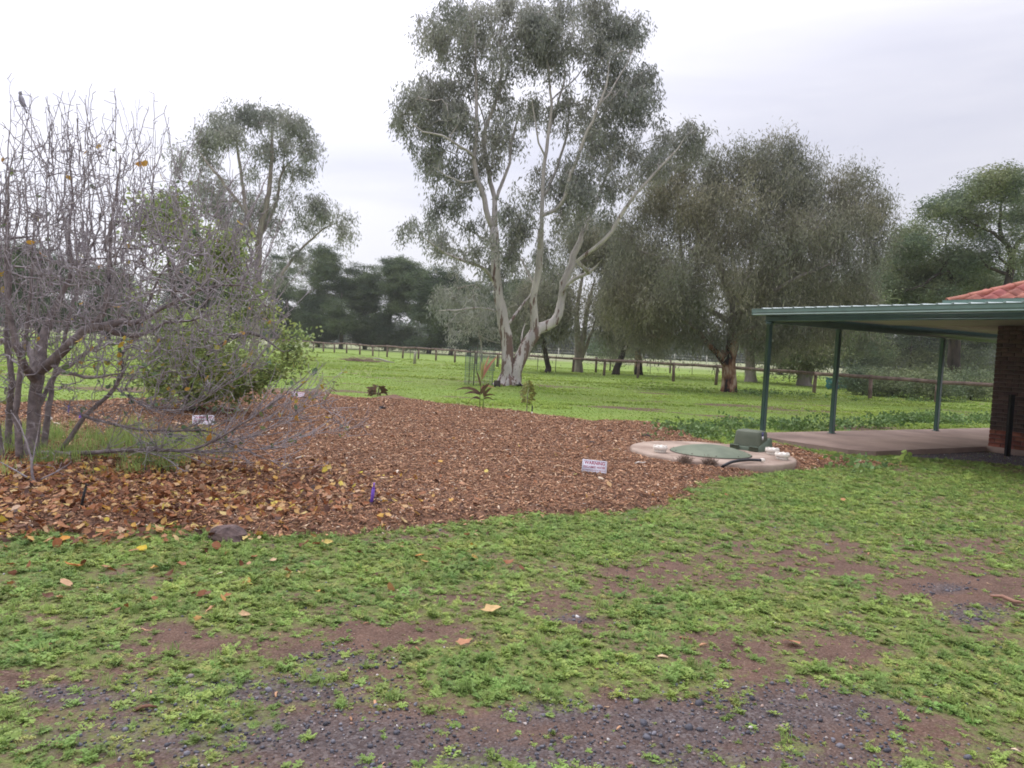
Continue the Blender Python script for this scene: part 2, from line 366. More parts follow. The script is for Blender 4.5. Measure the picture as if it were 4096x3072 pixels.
def ramp(src, stops):
    r = N('ShaderNodeValToRGB')
    while len(r.color_ramp.elements) < len(stops): r.color_ramp.elements.new(0.5)
    for e, (p, c) in zip(r.color_ramp.elements, stops): e.position = p; e.color = (*c, 1)
    nt.links.new(src, r.inputs[0]); return r.outputs[0]
def mixc(f, a, b):
    q = N('ShaderNodeMix', data_type='RGBA'); nt.links.new(a, q.inputs[6]); nt.links.new(b, q.inputs[7])
    if isinstance(f, float): q.inputs[0].default_value = f
    else: nt.links.new(f, q.inputs[0])
    return q.outputs[2]
def mth(op, a, b):
    q = N('ShaderNodeMath', operation=op)
    for k, v in enumerate((a, b)):
        if isinstance(v, (int, float)): q.inputs[k].default_value = v
        else: nt.links.new(v, q.inputs[k])
    return q.outputs[0]
soil = ramp(noise(5), [(0.3, (0.085, 0.050, 0.038)), (0.7, (0.19, 0.115, 0.085))])
soil = mixc(ramp(noise(60, 3), [(0.4, (0, 0, 0)), (0.6, (0.75, 0.75, 0.75))]), soil, ramp(noise(90), [(0.35, (0.045, 0.03, 0.026)), (0.65, (0.30, 0.20, 0.155))]))
vo = N('ShaderNodeTexVoronoi'); vo.inputs['Scale'].default_value = 75; nt.links.new(geo.outputs['Position'], vo.inputs[0])
gs = ramp(vo.outputs['Color'], [(0.1, (0.035, 0.035, 0.042)), (0.6, (0.095, 0.095, 0.108)), (0.95, (0.24, 0.235, 0.24))])
gs = mixc(0.45, gs, soil)
base = mixc(ramp(mth('ADD', sp.outputs[1], mth('MULTIPLY', mth('SUBTRACT', noise(3.5, 6), 0.5), 0.9)), [(0.28, (0, 0, 0)), (0.85, (1, 1, 1))]), soil, gs)
gr = ramp(noise(1.1, 6), [(0.3, (0.155, 0.245, 0.045)), (0.52, (0.215, 0.315, 0.06)), (0.72, (0.285, 0.335, 0.085))])
gr = mixc(mth('MULTIPLY', mth('SUBTRACT', 1.0, at.outputs['Alpha']), 0.66), gr, soil)
gr = mixc(0.40, gr, ramp(noise(16, 6, 0.75), [(0.35, (0.075, 0.14, 0.03)), (0.68, (0.27, 0.36, 0.10))]))
gr = mixc(ramp(noise(0.23, 4), [(0.42, (0, 0, 0)), (0.68, (0.55, 0.55, 0.55))]), gr, ramp(noise(6), [(0.3, (0.15, 0.17, 0.05)), (0.7, (0.25, 0.26, 0.09))]))
gf = ramp(mth('ADD', mth('MULTIPLY', sp.outputs[0], mth('ADD', 0.84, mth('MULTIPLY', at.outputs['Alpha'], 0.16))), mth('MULTIPLY', mth('SUBTRACT', noise(22, 5, 0.7), 0.5), 1.4)), [(0.42, (0, 0, 0)), (0.85, (1, 1, 1))])
c = mixc(gf, base, gr)
c = mixc(sp.outputs[2], c, ramp(noise(0.12, 5), [(0.35, (0.17, 0.23, 0.08)), (0.6, (0.33, 0.32, 0.20))]))
nt.links.new(c, bs.inputs['Base Color'])
hh = mth('ADD', noise(25, 6, 0.7), mth('MULTIPLY', vo.outputs['Distance'], -0.35))
bp = N('ShaderNodeBump'); bp.inputs['Strength'].default_value = 0.8; bp.inputs['Distance'].default_value = 0.03; nt.links.new(mth('ADD', hh, mth('MULTIPLY', noise(7, 4), 1.2)), bp.inputs['Height']); nt.links.new(bp.outputs[0], bs.inputs['Normal'])
nt.links.new(bs.outputs[0], o_.inputs[0])
me.materials.append(gm)
ground = link('ground', me); tag(ground, 'green paddock grass running into red brown dirt and grey gravel', kind='structure')

# mulch bed: low mound
st = 0.09
x0, y0 = MULCH.min(0) - 0.4; x1, y1 = MULCH.max(0) + 0.4
ax = np.arange(max(x0, -13), x1, st); ay = np.arange(y0, y1, st)
AX, AY = np.meshgrid(ax, ay); d = mulch_in(AX, AY)
def mulch_z(X, Y, d): return gz(X, Y) + np.clip(d * 0.22, -0.05, 0.055) + (0.03 * (fbm(X * 3, Y * 3, s=55) - 0.45) + 0.02 * (vn(X * 11, Y * 11, s=56) - 0.5)) * smooth(0, 0.3, d)
AZ = mulch_z(AX, AY, d)
dd = np.hypot(AX - DISC[0], AY - DISC[1]); AZ = np.where(dd < 1.5, np.minimum(AZ, 0.06) + 0.0, AZ)
nx = len(ax); ny = len(ay); i = (np.arange(ny - 1)[:, None] * nx + np.arange(nx - 1)[None])
keep = (d[:-1, :-1] > -0.12) & (sdist(AX, AY, SLAB)[:-1, :-1] < -0.02); i = i[keep]
q = np.stack([i, i + 1, i + nx + 1, i + nx], -1); used, inv = np.unique(q, return_inverse=True)
mulch_m = mat('bark_mulch', (0.25, 0.13, 0.075), var=0.5, scale=22, bump=1.0, bscale=45, col2=(0.055, 0.028, 0.020), bdist=0.02)
mb = link('mulch_bed', mesh('mulch_bed', np.stack([AX, AY, AZ], -1).reshape(-1, 3)[used], inv.reshape(-1, 4), mulch_m, True))
tag(mb, 'bed of red brown bark mulch across the yard', kind='structure')

# ------------------------------------------------------------------ wood chips, leaf litter, weeds
def chip(seed, m):
    r = np.random.default_rng(seed); L = r.uniform(0.5, 1.0); Wd = r.uniform(0.10, 0.28); T = 0.06; b = MB()
    xs = np.linspace(-L / 2, L / 2, 4); bend = r.uniform(-0.12, 0.16); tw = r.uniform(-0.8, 0.8); V = []
    for k, x in enumerate(xs):
        wd = Wd * (0.45 + 0.55 * math.sin(PI * (k + 0.6) / 4)); a = tw * x; zc = bend * (1 - (2 * x / L) ** 2)
        for (u, v) in ((-1, -1), (1, -1), (1, 1), (-1, 1)):
            yy = u * wd / 2 * math.cos(a) - v * T / 2 * math.sin(a); zz = u * wd / 2 * math.sin(a) + v * T / 2 * math.cos(a); V.append((x, yy, zz + zc))
    Fq = []
    for k in range(3):
        for j in range(4): Fq.append((k * 4 + j, k * 4 + (j + 1) % 4, k * 4 + 4 + (j + 1) % 4, k * 4 + 4 + j))
    Fq += [(3, 2, 1, 0), (12, 13, 14, 15)]
    return mesh('chip', V, [Fq], m)
chip_m = ramp_mat('wood_chip', [(0.0, (0.075, 0.036, 0.024)), (0.3, (0.22, 0.108, 0.060)), (0.65, (0.39, 0.205, 0.112)), (0.89, (0.53, 0.31, 0.18)), (0.97, (0.62, 0.44, 0.28)), (1.0, (0.76, 0.66, 0.54))], val=0.3)
chips = [chip(k, chip_m) for k in range(8)]
def sample(n, xr, yr, f, seed):
    r = np.random.default_rng(seed); X = r.uniform(*xr, n); Y = r.uniform(*yr, n); k = r.uniform(0, 1, n) < f(X, Y); return X[k], Y[k], r
def in_view(X, Y, mg=1.0): return np.abs(X) < 0.72 * Y + mg
def clear_disc(X, Y): return np.hypot(X - DISC[0], Y - DISC[1]) > 1.33
def fch(X, Y):
    d = mulch_in(X, Y); return np.where(in_view(X, Y) & clear_disc(X, Y) & (sdist(X, Y, SLAB) < -0.05), smooth(-0.12, 0.12, d), 0) * np.where(Y < 12, 1, 0.55)
X, Y, r = sample(720000, (-11, 9), (5.2, 20), fch, 11)
d = mulch_in(X, Y); n = len(X)
Z = mulch_z(X, Y, d) + r.uniform(0.0, 0.018, n)
rot = np.stack([r.normal(0, 0.35, n), r.normal(0, 0.3, n), r.uniform(0, 2 * PI, n)], -1)
sz = 0.033 * np.exp(r.normal(0, 0.45, n)) * np.where(Y > 12, 1.25, 1)
sz = np.clip(sz, 0.015, 0.2)
tag(scatter('wood_chips', 'chip', chips, np.stack([X, Y, Z], -1), rot, sz, seed=1), 'loose red brown wood chips covering the mulch bed')

def dleaf(seed, m, lobes=True):
    r = np.random.default_rng(seed); k = 9; an = np.linspace(-2.7, 2.7, k); rr = 0.5 * (1 + 0.28 * np.cos(an * (3 if lobes else 1)) + r.uniform(-0.08, 0.08, k))
    V = [(0, 0, 0.0)] + [(rr[j] * math.cos(an[j]) * 1.15, rr[j] * math.sin(an[j]) * 0.85, 0) for j in range(k)] + [(-0.75, 0, 0.06)]
    V = np.array(V); cu = r.uniform(-0.5, 0.9); cv = r.uniform(-0.3, 0.5)
    V[:, 2] += cu * V[:, 1] ** 2 + cv * V[:, 0] ** 2 + r.normal(0, 0.03, len(V))
    return mesh('leaf', V, [[(0, j, j + 1) for j in range(1, k)] + [(0, k, k + 1), (0, k + 1, 1)]], m)
litter_m = ramp_mat('autumn_leaf', [(0.0, (0.055, 0.025, 0.020)), (0.25, (0.20, 0.075, 0.030)), (0.45, (0.34, 0.13, 0.05)), (0.65, (0.46, 0.24, 0.13)), (0.80, (0.56, 0.33, 0.06)), (0.92, (0.55, 0.38, 0.26)), (1.0, (0.62, 0.50, 0.07))], rough=0.6, trans=0.2, val=0.15)
leaves = [dleaf(50 + k, litter_m, k % 2 == 0) for k in range(7)]
def flit(X, Y):
    px, py = pix(X, Y); px = px / S; py = py / S
    e = smooth(1.35, 0.75, np.hypot((px - 220) / 640, (py - 1085) / 78)); f = smooth(0, 1, 1 - (px - 200) / 800) 
    e2 = 0.05 * smooth(1.3, 0.5, np.hypot((px - 350) / 750, (py - 1200) / 170))
    e3 = 0.015 * (mulch_in(X, Y) > 0)
    return np.where(in_view(X, Y) & (Y > 2.5) & clear_disc(X, Y), np.clip(e * (0.20 + 0.95 * f) * (0.55 + 0.6 * smooth(0.30, 0.62, fbm(X * 1.7, Y * 1.7, s=61))) + e2 + e3, 0, 1), 0)
X, Y, r = sample(60000, (-9, 7), (3.5, 13), flit, 12); n = len(X)
Z = np.maximum(gz(X, Y), mulch_z(X, Y, mulch_in(X, Y))) + r.uniform(0.01, 0.05, n)
tag(scatter('leaf_litter', 'litter', leaves, np.stack([X, Y, Z], -1), np.stack([r.normal(0, 0.45, n), r.normal(0, 0.45, n), r.uniform(0, 6.28, n)], -1), 0.043 * r.uniform(0.5, 1.6, n), seed=2), 'carpet of orange and brown fallen leaves under the bare tree')

def weed(seed, m, stems, L, lw, pairs, up):
    r = np.random.default_rng(seed); V = []; Fq = []
    for s in range(stems):
        az = r.uniform(0, 6.28); el_ = r.uniform(0.25, up); ln = L * r.uniform(0.55, 1.1)
        d0 = np.array([math.cos(az) * math.cos(el_), math.sin(az) * math.cos(el_), math.sin(el_)]); sd_ = np.array([-math.sin(az), math.cos(az), 0])
        for k in range(pairs):
            t = (k + 1) / pairs; p = d0 * ln * t; p[2] -= 0.35 * ln * t * t; p = p + r.normal(0, 0.03, 3) * L
            w_ = lw * (1.15 - 0.5 * t)
            for sg in (-1, 1):
                q = sd_ * sg * r.uniform(0.8, 1.25) + d0 * 0.35 + np.array([0, 0, r.uniform(-0.3, 0.5)]); q = q / np.linalg.norm(q); s2 = np.cross(q, [0, 0, 1.0]); s2 = s2 / (np.linalg.norm(s2) + 1e-6)
                b0 = len(V); V += [p, p + q * w_ * 0.55 + s2 * w_ * 0.34, p + q * w_ * 1.1, p + q * w_ * 0.55 - s2 * w_ * 0.34 + np.array([0, 0, w_ * 0.1])]; Fq.append((b0, b0 + 1, b0 + 2, b0 + 3))
        b0 = len(V); e = d0 * ln; e = e - np.array([0, 0, 0.35 * ln]); V += [np.zeros(3), sd_ * 0.004, e, e + sd_ * 0.003]; Fq.append((b0, b0 + 1, b0 + 3, b0 + 2))
    return mesh('weed', V, [Fq], m)
def tuft(seed, m, n, h, w_, lean=0.5):
    r = np.random.default_rng(seed); V = []; Fq = []
    for s in range(n):
        az = r.uniform(0, 6.28); l = lean * r.uniform(0.2, 1.0); hh = h * r.uniform(0.5, 1.1); b = np.array([r.normal(0, 0.12), r.normal(0, 0.12), 0]) * h * 1.6
        d = np.array([math.cos(az), math.sin(az), 0]); sd_ = np.array([-math.sin(az), math.cos(az), 0]) * w_ / 2
        p1 = b + d * l * hh * 0.35 + np.array([0, 0, hh * 0.55]); p2 = b + d * l * hh + np.array([0, 0, hh * (1 - 0.35 * l)])
        k = len(V); V += [b - sd_, b + sd_, p1 + sd_ * 0.8, p1 - sd_ * 0.8, p2]; Fq += [(k, k + 1, k + 2), (k, k + 2, k + 3), (k + 3, k + 2, k + 4)]
    return mesh('tuft', V, [Fq], m)
weed_m = mat('weed_leaf', (0.315, 0.405, 0.10), col2=(0.205, 0.315, 0.08), scale=1.6, bump=0, trans=0.3, rand=0.35, rough=0.6)
weed_y = mat('clover_leaf', (0.38, 0.38, 0.12), col2=(0.26, 0.30, 0.085), scale=1.2, bump=0, trans=0.3, rand=0.3, rough=0.6)
grass_m = mat('grass_blade', (0.36, 0.45, 0.15), col2=(0.22, 0.33, 0.09), scale=0.7, bump=0, trans=0.3, rand=0.3, rough=0.6)
weeds = [weed(100 + k, weed_m, 9, 0.07, 0.015, 7, 1.1) for k in range(5)] + [weed(110 + k, weed_y, 7, 0.05, 0.014, 4, 0.9) for k in range(3)] + [weed(120 + k, weed_m, 6, 0.055, 0.024, 3, 0.8) for k in range(2)]
def fweed(X, Y):
    cov, dirt, grav, lush = ground_maps(X, Y); m_ = mulch_in(X, Y)
    c = np.clip((cov - 0.12) / 0.95, 0.05, 1) ** 1.3 * smooth(0.14, -0.04, m_) + 0.012 * (m_ > 0)
    return np.where(in_view(X, Y) & (Y > 2.2) & clear_disc(X, Y) & (sdist(X, Y, SLAB) < -0.03), np.maximum(c, 0.02), 0)
X, Y, r = sample(350000, (-12, 12), (2.3, 15.5), fweed, 13); n = len(X)
cov, dirt, grav, lush = ground_maps(X, Y)
Z = gz(X, Y) - 0.002
tag(scatter('low_weeds', 'weed', weeds, np.stack([X, Y, Z], -1), np.stack([r.normal(0, 0.15, n), r.normal(0, 0.15, n), r.uniform(0, 6.28, n)], -1), np.clip(np.exp(r.normal(-0.86, 0.45, n)), 0.18, 1.15) * (0.6 + 0.5 * np.clip(cov, 0, 1.3)), seed=3), 'low ferny green weeds spreading over the dirt')
tufts = [tuft(140 + k, grass_m, 14, 0.060, 0.0045) for k in range(4)]
def fgr(X, Y):
    m_ = mulch_in(X, Y); e = np.exp(-((m_ + 0.1) / 0.25) ** 2) * 0.5
    cov, *_ = ground_maps(X, Y); return np.where(in_view(X, Y) & clear_disc(X, Y) & (sdist(X, Y, SLAB) < -0.03) & (m_ < 0.1), 0.16 * smooth(0.5, 1, cov) + e * smooth(0.52, 0.7, fbm(X * 1.2, Y * 1.2, s=71)), 0)
X, Y, r = sample(60000, (-12, 12), (2.6, 15.5), fgr, 14); n = len(X)
tag(scatter('grass_tufts', 'tuft', tufts, np.stack([X, Y, gz(X, Y)], -1), np.stack([r.normal(0, 0.1, n), r.normal(0, 0.1, n), r.uniform(0, 6.28, n)], -1), r.uniform(0.5, 1.3, n), seed=4), 'thin grass blades standing among the weeds')
# twigs, straw and bark bits lying about in the weeds
def fdeb(X, Y):
    m_ = mulch_in(X, Y); return np.where(in_view(X, Y) & (m_ < 0) & clear_disc(X, Y) & (sdist(X, Y, SLAB) < -0.03), 0.12 + 0.6 * np.exp(-(m_ / 0.35) ** 2), 0)
X, Y, r = sample(42000, (-12, 12), (2.4, 14), fdeb, 18); n = len(X)
tag(scatter('straw_and_bark_bits', 'chip', chips, np.stack([X, Y, gz(X, Y) + 0.006], -1), np.stack([r.normal(0, 0.2, n), r.normal(0, 0.15, n), r.uniform(0, 6.28, n)], -1), np.clip(0.024 * np.exp(r.normal(0, 0.5, n)), 0.008, 0.09), seed=8), 'bits of bark and straw strewn through the weeds')
# paddock turf
turf_m = mat('turf_blade', (0.46, 0.55, 0.14), col2=(0.37, 0.50, 0.115), scale=0.2, bump=0, trans=0.4, rand=0.08, rough=0.6)
turf = [tuft(150 + k, turf_m, 34, 0.065, 0.012, 1.1) for k in range(4)]
def ftf(X, Y):
    cov, *_ = ground_maps(X, Y); return np.where(in_view(X, Y, 2) & (mulch_in(X, Y) < 0.02) & clear_disc(X, Y) & (sdist(X, Y, SLAB) < -0.03), smooth(0.2, 0.8, cov), 0)
X, Y, r = sample(52000, (-26, 26), (13, 30), ftf, 15); X2, Y2, r2 = sample(60000, (-48, 48), (30, 66), ftf, 16)
sc_ = np.concatenate([r.uniform(0.5, 1.1, len(X)), r2.uniform(0.8, 1.6, len(X2))]); X = np.concatenate([X, X2]); Y = np.concatenate([Y, Y2]); n = len(X)
lus = smooth(0.5, 0.7, fbm(X * 0.25, Y * 0.6, s=81)) * 0.9 + 0.5
tag(scatter('paddock_grass', 'turf', turf, np.stack([X, Y, gz(X, Y)], -1), np.stack([r.normal(0, 0.12, n), r.normal(0, 0.12, n), r.uniform(0, 6.28, n)], -1), sc_ * lus, seed=5), 'short green grass of the paddock behind the mulch')
# gravel stones
def stone(seed, m):
    r = np.random.default_rng(seed); V = []; n1 = 6
    for k, (z, rr) in enumerate(((-0.35, 0.5), (0.1, 1.0), (0.5, 0.55))):
        for j in range(n1): a = j * PI / 3 + k * 0.4; q = rr * r.uniform(0.75, 1.15) * 0.5; V.append((q * math.cos(a) * 1.2, q * math.sin(a), z * 0.6))
    Fq = [(k * n1 + j, k * n1 + (j + 1) % n1, (k + 1) * n1 + (j + 1) % n1, (k + 1) * n1 + j) for k in range(2) for j in range(n1)]
    V.append((0, 0, 0.36)); Ft = [(12 + j, 12 + (j + 1) % n1, 18) for j in range(n1)]
    return mesh('stone', V, [Fq, Ft], m)
stone_m = ramp_mat('gravel_stone', [(0.0, (0.045, 0.045, 0.055)), (0.5, (0.10, 0.10, 0.12)), (0.88, (0.19, 0.185, 0.21)), (0.955, (0.34, 0.21, 0.16)), (0.99, (0.50, 0.48, 0.46)), (1, (0.7, 0.68, 0.66))], rough=0.7, val=0.2)
stones = [stone(200 + k, stone_m) for k in range(5)]
def fst(X, Y):
    c_, d_, g_, l_ = ground_maps(X, Y); return np.where(in_view(X, Y) & (mulch_in(X, Y) < 0) & (sdist(X, Y, SLAB) < -0.03), smooth(0.15, 0.6, g_ + 0.9 * (fbm(X * 3.5, Y * 3.5, s=91) - 0.5)) + 0.03, 0)
X, Y, r = sample(230000, (-9, 12), (2.3, 14.5), fst, 17); n = len(X)
tag(scatter('gravel', 'stone', stones, np.stack([X, Y, gz(X, Y) + 0.002], -1), r.uniform(-0.6, 0.6, (n, 3)) * np.array([1, 1, 5]), np.clip(0.0105 * np.exp(r.normal(0, 0.42, n)), 0.005, 0.045), seed=6), 'loose blue grey driveway gravel')
# ------------------------------------------------------------------ trees
class Skel:
    def __init__(s, cap=60000):
        s.P = np.zeros((cap, 3)); s.par = np.full(cap, -1, int); s.rmin = np.zeros(cap); s.n = 0; s.chain = np.zeros(cap, int); s.nc = 0
    def node(s, p, par, r=0.0, ch=0):
        i = s.n; s.P[i] = p; s.par[i] = par; s.rmin[i] = r; s.chain[i] = ch; s.n += 1; return i
    def limb(s, pts, step=0.35, root=False, jit=0.0):
        """pts rows x,y,z,r ; smooth curve; joins nearest existing node unless root"""
        pts = np.asarray(pts, float); out = []
        ex = np.concatenate([pts[:1] * 2 - pts[1:2], pts, pts[-1:] * 2 - pts[-2:-1]])
        for k in range(len(pts) - 1):
            p0, p1, p2, p3 = ex[k:k + 4]; m_ = max(2, int(np.linalg.norm(p2[:3] - p1[:3]) / step))
            for t in np.arange(m_) / m_:
                out.append(0.5 * ((2 * p1) + (-p0 + p2) * t + (2 * p0 - 5 * p1 + 4 * p2 - p3) * t * t + (-p0 + 3 * p1 - 3 * p2 + p3) * t ** 3))
        out.append(pts[-1]); out = np.array(out)
        if jit: out[1:, :3] += rng.normal(0, jit, (len(out) - 1, 3))
        s.nc += 1; par = -1; st_ = 0
        if not root and s.n:
            par = int(np.argmin(np.linalg.norm(s.P[:s.n] - out[0, :3], axis=1)))
        ids = []
        for q in out[st_:]:
            par = s.node(q[:3], par, max(q[3], 0), s.nc); ids.append(par)
        return ids
    def grow(s, T, seg=0.3, jit=0.04, up=0.25, pen=1.2, stick=0.0, maxd=None):
        T = np.asarray(T, float)
        d0 = np.array([np.min(np.linalg.norm(s.P[:s.n] - t, axis=1)) for t in T]) if s.n else np.zeros(len(T))
        tips = []
        for t in T[np.argsort(d0)]:
            D = s.P[:s.n] - t; d = np.linalg.norm(D, axis=1) + pen * np.maximum(0, D[:, 2])
            i = int(np.argmin(d)); a = s.P[i]; L = np.linalg.norm(t - a)
            if L < seg * 0.6: tips.append(i); continue
            if maxd and L > maxd: continue
            pr = s.par[i]; dr = (a - s.P[pr]) if pr >= 0 else np.array([0, 0, 1.0]); dr = dr / (np.linalg.norm(dr) + 1e-9)
            c_ = a + dr * 0.35 * L + np.array([0, 0, up * L]); m_ = max(2, int(math.ceil(L / seg))); s.nc += 1; par = i
            for k in range(1, m_ + 1):
                u = k / m_; p = (1 - u) ** 2 * a + 2 * u * (1 - u) * c_ + u * u * t
                if k < m_: p = p + rng.normal(0, jit, 3)
                par = s.node(p, par, 0, s.nc)
            tips.append(par)
        return np.array(tips)
    def radii(s, r0, ex=0.42):
        load = np.zeros(s.n); ch = np.zeros(s.n, int)
        for i in range(s.n - 1, -1, -1):
            if ch[i] == 0: load[i] = 1
            p = s.par[i]
            if p >= 0: load[p] += load[i]; ch[p] += 1
        s.load = load; r = r0 * np.maximum(load, 1) ** ex; s.r = np.where(s.rmin[:s.n] > 0, s.rmin[:s.n], r)
        for i in range(s.n):
            p = s.par[i]
            if p >= 0 and s.rmin[i] == 0: s.r[i] = min(s.r[i], s.r[p])
        return s.r
    def tubes(s, thick=0.05, sides=(8, 4)):
        A, B = MB(), MB(); i = 0; ch = s.chain[:s.n]
        while i < s.n:
            j = i
            while j + 1 < s.n and ch[j + 1] == ch[i]: j += 1
            ids = list(range(i, j + 1)); pts = s.P[ids]; rr = s.r[ids].copy()
            if s.par[i] >= 0:
                pts = np.concatenate([s.P[s.par[i]][None], pts]); rr = np.concatenate([[rr[0]], rr])
            if len(pts) > 1:
                if rr[0] > thick: A.tube(pts, rr, sides[0] if rr[0] < thick * 3 else sides[0] + 4, cap=True)
                else: B.tube(pts, rr, sides[1], cap=False)
            i = j + 1
        return A, B

def blob_targets(bl, n, Y, yth, clamp=1.0):
    """foliage clump centres inside picture-measured blobs, spread in depth. bl rows: px,py,rx,ry (photo px)"""
    bl = np.asarray(bl, float); wts = bl[:, 2] * bl[:, 3]; k = rng.choice(len(bl), n, p=wts / wts.sum())
    dy = rng.uniform(-1, 1, len(bl)) * yth
    q = rng.normal(0, 1, (n, 3)); q = q / np.linalg.norm(q, axis=1)[:, None] * rng.uniform(0, 1, (n, 1)) ** 0.22 * clamp
    sc = Y / FPX
    return np.array([P(bl[k[i], 0] + q[i, 0] * bl[k[i], 2], bl[k[i], 1] + q[i, 1] * bl[k[i], 3], Y + dy[k[i]] + q[i, 2] * bl[k[i], 2] * sc) for i in range(n)])
def poly_targets(poly, n, Y, yth, hole=0.0, hs=0.5, seed=0):
    poly = np.asarray(poly, float); x0, y0 = poly.min(0); x1, y1 = poly.max(0); out = []
    while len(out) < n:
        X = rng.uniform(x0, x1, n * 2); Yp = rng.uniform(y0, y1, n * 2); d = sdist(X, Yp, poly); k = d > 0
        X, Yp, d = X[k], Yp[k], d[k]; th = yth * np.clip(d / (0.28 * min(x1 - x0, y1 - y0)), 0.15, 1)
        dy = rng.uniform(-1, 1, len(X)) * th
        for a_, b_, c_ in zip(X, Yp, dy):
            p = P(a_, b_, Y + c_)
            if hole:
                h = float(fbm(np.array([p[0] * hs]), np.array([p[2] * hs * 1.3]), np.array([p[1] * hs * 0.7]), s=seed + 5, o=2)[0])
                if h < hole: continue
            out.append(p)
            if len(out) >= n: break
    return np.array(out)
def clump(T, m, sig, seed=0):
    r = np.random.default_rng(seed); return np.repeat(T, m, 0) + r.normal(0, 1, (len(T) * m, 3)) * np.array(sig)
def crown(name, key, sprigs, T, k, sig, sc, parent, seed=0, hang=0.0):
    r = np.random.default_rng(seed); T = np.repeat(T, k, 0); n = len(T)
    Q = T + r.normal(0, 1, (n, 3)) * np.array(sig) - np.array([0, 0, hang]) * r.uniform(0, 1, (n, 1))
    rot = np.stack([r.normal(0, 0.12, n), r.normal(0, 0.12, n), r.uniform(0, 6.28, n)], -1)
    Q = Q[Q[:, 2] > 0.25] if len(Q) else Q; rot = rot[:len(Q)]
    return scatter(name, key, sprigs, Q, rot, r.uniform(0.7, 1.25, len(Q)) * sc, parent, 'stuff', seed)

gum_bark = mat('gum_bark', (0.58, 0.54, 0.50), col2=(0.38, 0.35, 0.335), scale=2.2, bump=0.4, bscale=14, stretch=(1, 1, 0.35), rough=0.8)
# peeling brown strips
t = gum_bark.node_tree; bsn = [n for n in t.nodes if n.type == 'BSDF_PRINCIPLED'][0]; src = bsn.inputs['Base Color'].links[0].from_socket
g_ = t.nodes.new('ShaderNodeNewGeometry'); mp_ = t.nodes.new('ShaderNodeMapping'); mp_.inputs['Scale'].default_value = (3.2, 3.2, 0.55); t.links.new(g_.outputs['Position'], mp_.inputs[0])
n_ = t.nodes.new('ShaderNodeTexNoise'); n_.inputs['Scale'].default_value = 1.5; n_.inputs['Detail'].default_value = 5; n_.inputs['Roughness'].default_value = 0.65; t.links.new(mp_.outputs[0], n_.inputs[0])
sz_ = t.nodes.new('ShaderNodeSeparateXYZ'); t.links.new(g_.outputs['Position'], sz_.inputs[0])
mr_ = t.nodes.new('ShaderNodeMapRange'); mr_.inputs[1].default_value = 0.0; mr_.inputs[2].default_value = 6.0; mr_.inputs[3].default_value = 0.09; mr_.inputs[4].default_value = -0.06; t.links.new(sz_.outputs[2], mr_.inputs[0])
ad_ = t.nodes.new('ShaderNodeMath'); ad_.operation = 'ADD'; t.links.new(n_.outputs[0], ad_.inputs[0]); t.links.new(mr_.outputs[0], ad_.inputs[1])
rr_ = t.nodes.new('ShaderNodeValToRGB'); rr_.color_ramp.elements[0].position = 0.55; rr_.color_ramp.elements[1].position = 0.59; t.links.new(ad_.outputs[0], rr_.inputs[0])
mx_ = t.nodes.new('ShaderNodeMix'); mx_.data_type = 'RGBA'; mx_.inputs[7].default_value = (0.17, 0.115, 0.095, 1); t.links.new(rr_.outputs[0], mx_.inputs[0]); t.links.new(src, mx_.inputs[6]); t.links.new(mx_.outputs[2], bsn.inputs['Base Color'])
pale_bark = mat('pale_bark', (0.40, 0.35, 0.31), col2=(0.24, 0.20, 0.18), scale=2.5, bump=0.4, bscale=14, stretch=(1, 1, 0.3))
grey_bark = mat('grey_bark', (0.17, 0.15, 0.14), col2=(0.09, 0.08, 0.075), scale=4, bump=0.6, bscale=20, stretch=(1, 1, 0.3))
dark_bark = mat('dark_bark', (0.085, 0.065, 0.055), col2=(0.035, 0.028, 0.026), scale=4, bump=0.7, bscale=20, stretch=(1, 1, 0.3))
burnt_bark = mat('burnt_bark', (0.24, 0.155, 0.105), col2=(0.020, 0.015, 0.016), scale=2.3, bump=0.8, bscale=14, stretch=(1, 1, 0.45))
cr_ = [n for n in burnt_bark.node_tree.nodes if n.type == 'VALTORGB'][0].color_ramp
cr_.elements[0].position = 0.44; cr_.elements[1].position = 0.62; cr_.elements[1].color = (0.42, 0.32, 0.24, 1)
e_ = cr_.elements.new(0.49); e_.color = (0.15, 0.062, 0.035, 1); e_ = cr_.elements.new(0.55); e_.color = (0.26, 0.15, 0.09, 1)
# the fire only reached the lower trunk: grey bark higher up
t = burnt_bark.node_tree; bsn = [n for n in t.nodes if n.type == 'BSDF_PRINCIPLED'][0]; src = bsn.inputs['Base Color'].links[0].from_socket
g_ = t.nodes.new('ShaderNodeNewGeometry'); sz_ = t.nodes.new('ShaderNodeSeparateXYZ'); t.links.new(g_.outputs['Position'], sz_.inputs[0])
mr_ = t.nodes.new('ShaderNodeMapRange'); mr_.inputs[1].default_value = 2.1; mr_.inputs[2].default_value = 3.2; t.links.new(sz_.outputs[2], mr_.inputs[0])
mx_ = t.nodes.new('ShaderNodeMix'); mx_.data_type = 'RGBA'; mx_.inputs[7].default_value = (0.21, 0.185, 0.17, 1); t.links.new(mr_.outputs[0], mx_.inputs[0]); t.links.new(src, mx_.inputs[6]); t.links.new(mx_.outputs[2], bsn.inputs['Base Color'])
quince_bark = mat('quince_bark', (0.44, 0.40, 0.41), col2=(0.24, 0.21, 0.225), scale=14, bump=0.8, bscale=60)
gum_leaf = mat('gum_leaf', (0.35, 0.35, 0.295), col2=(0.22, 0.24, 0.20), scale=0.35, bump=0, trans=0.25, rand=0.3, rough=0.55)
weep_leaf = mat('weeping_gum_leaf', (0.295, 0.28, 0.19), col2=(0.185, 0.20, 0.15), scale=0.30, bump=0, trans=0.25, rand=0.28, rough=0.6)
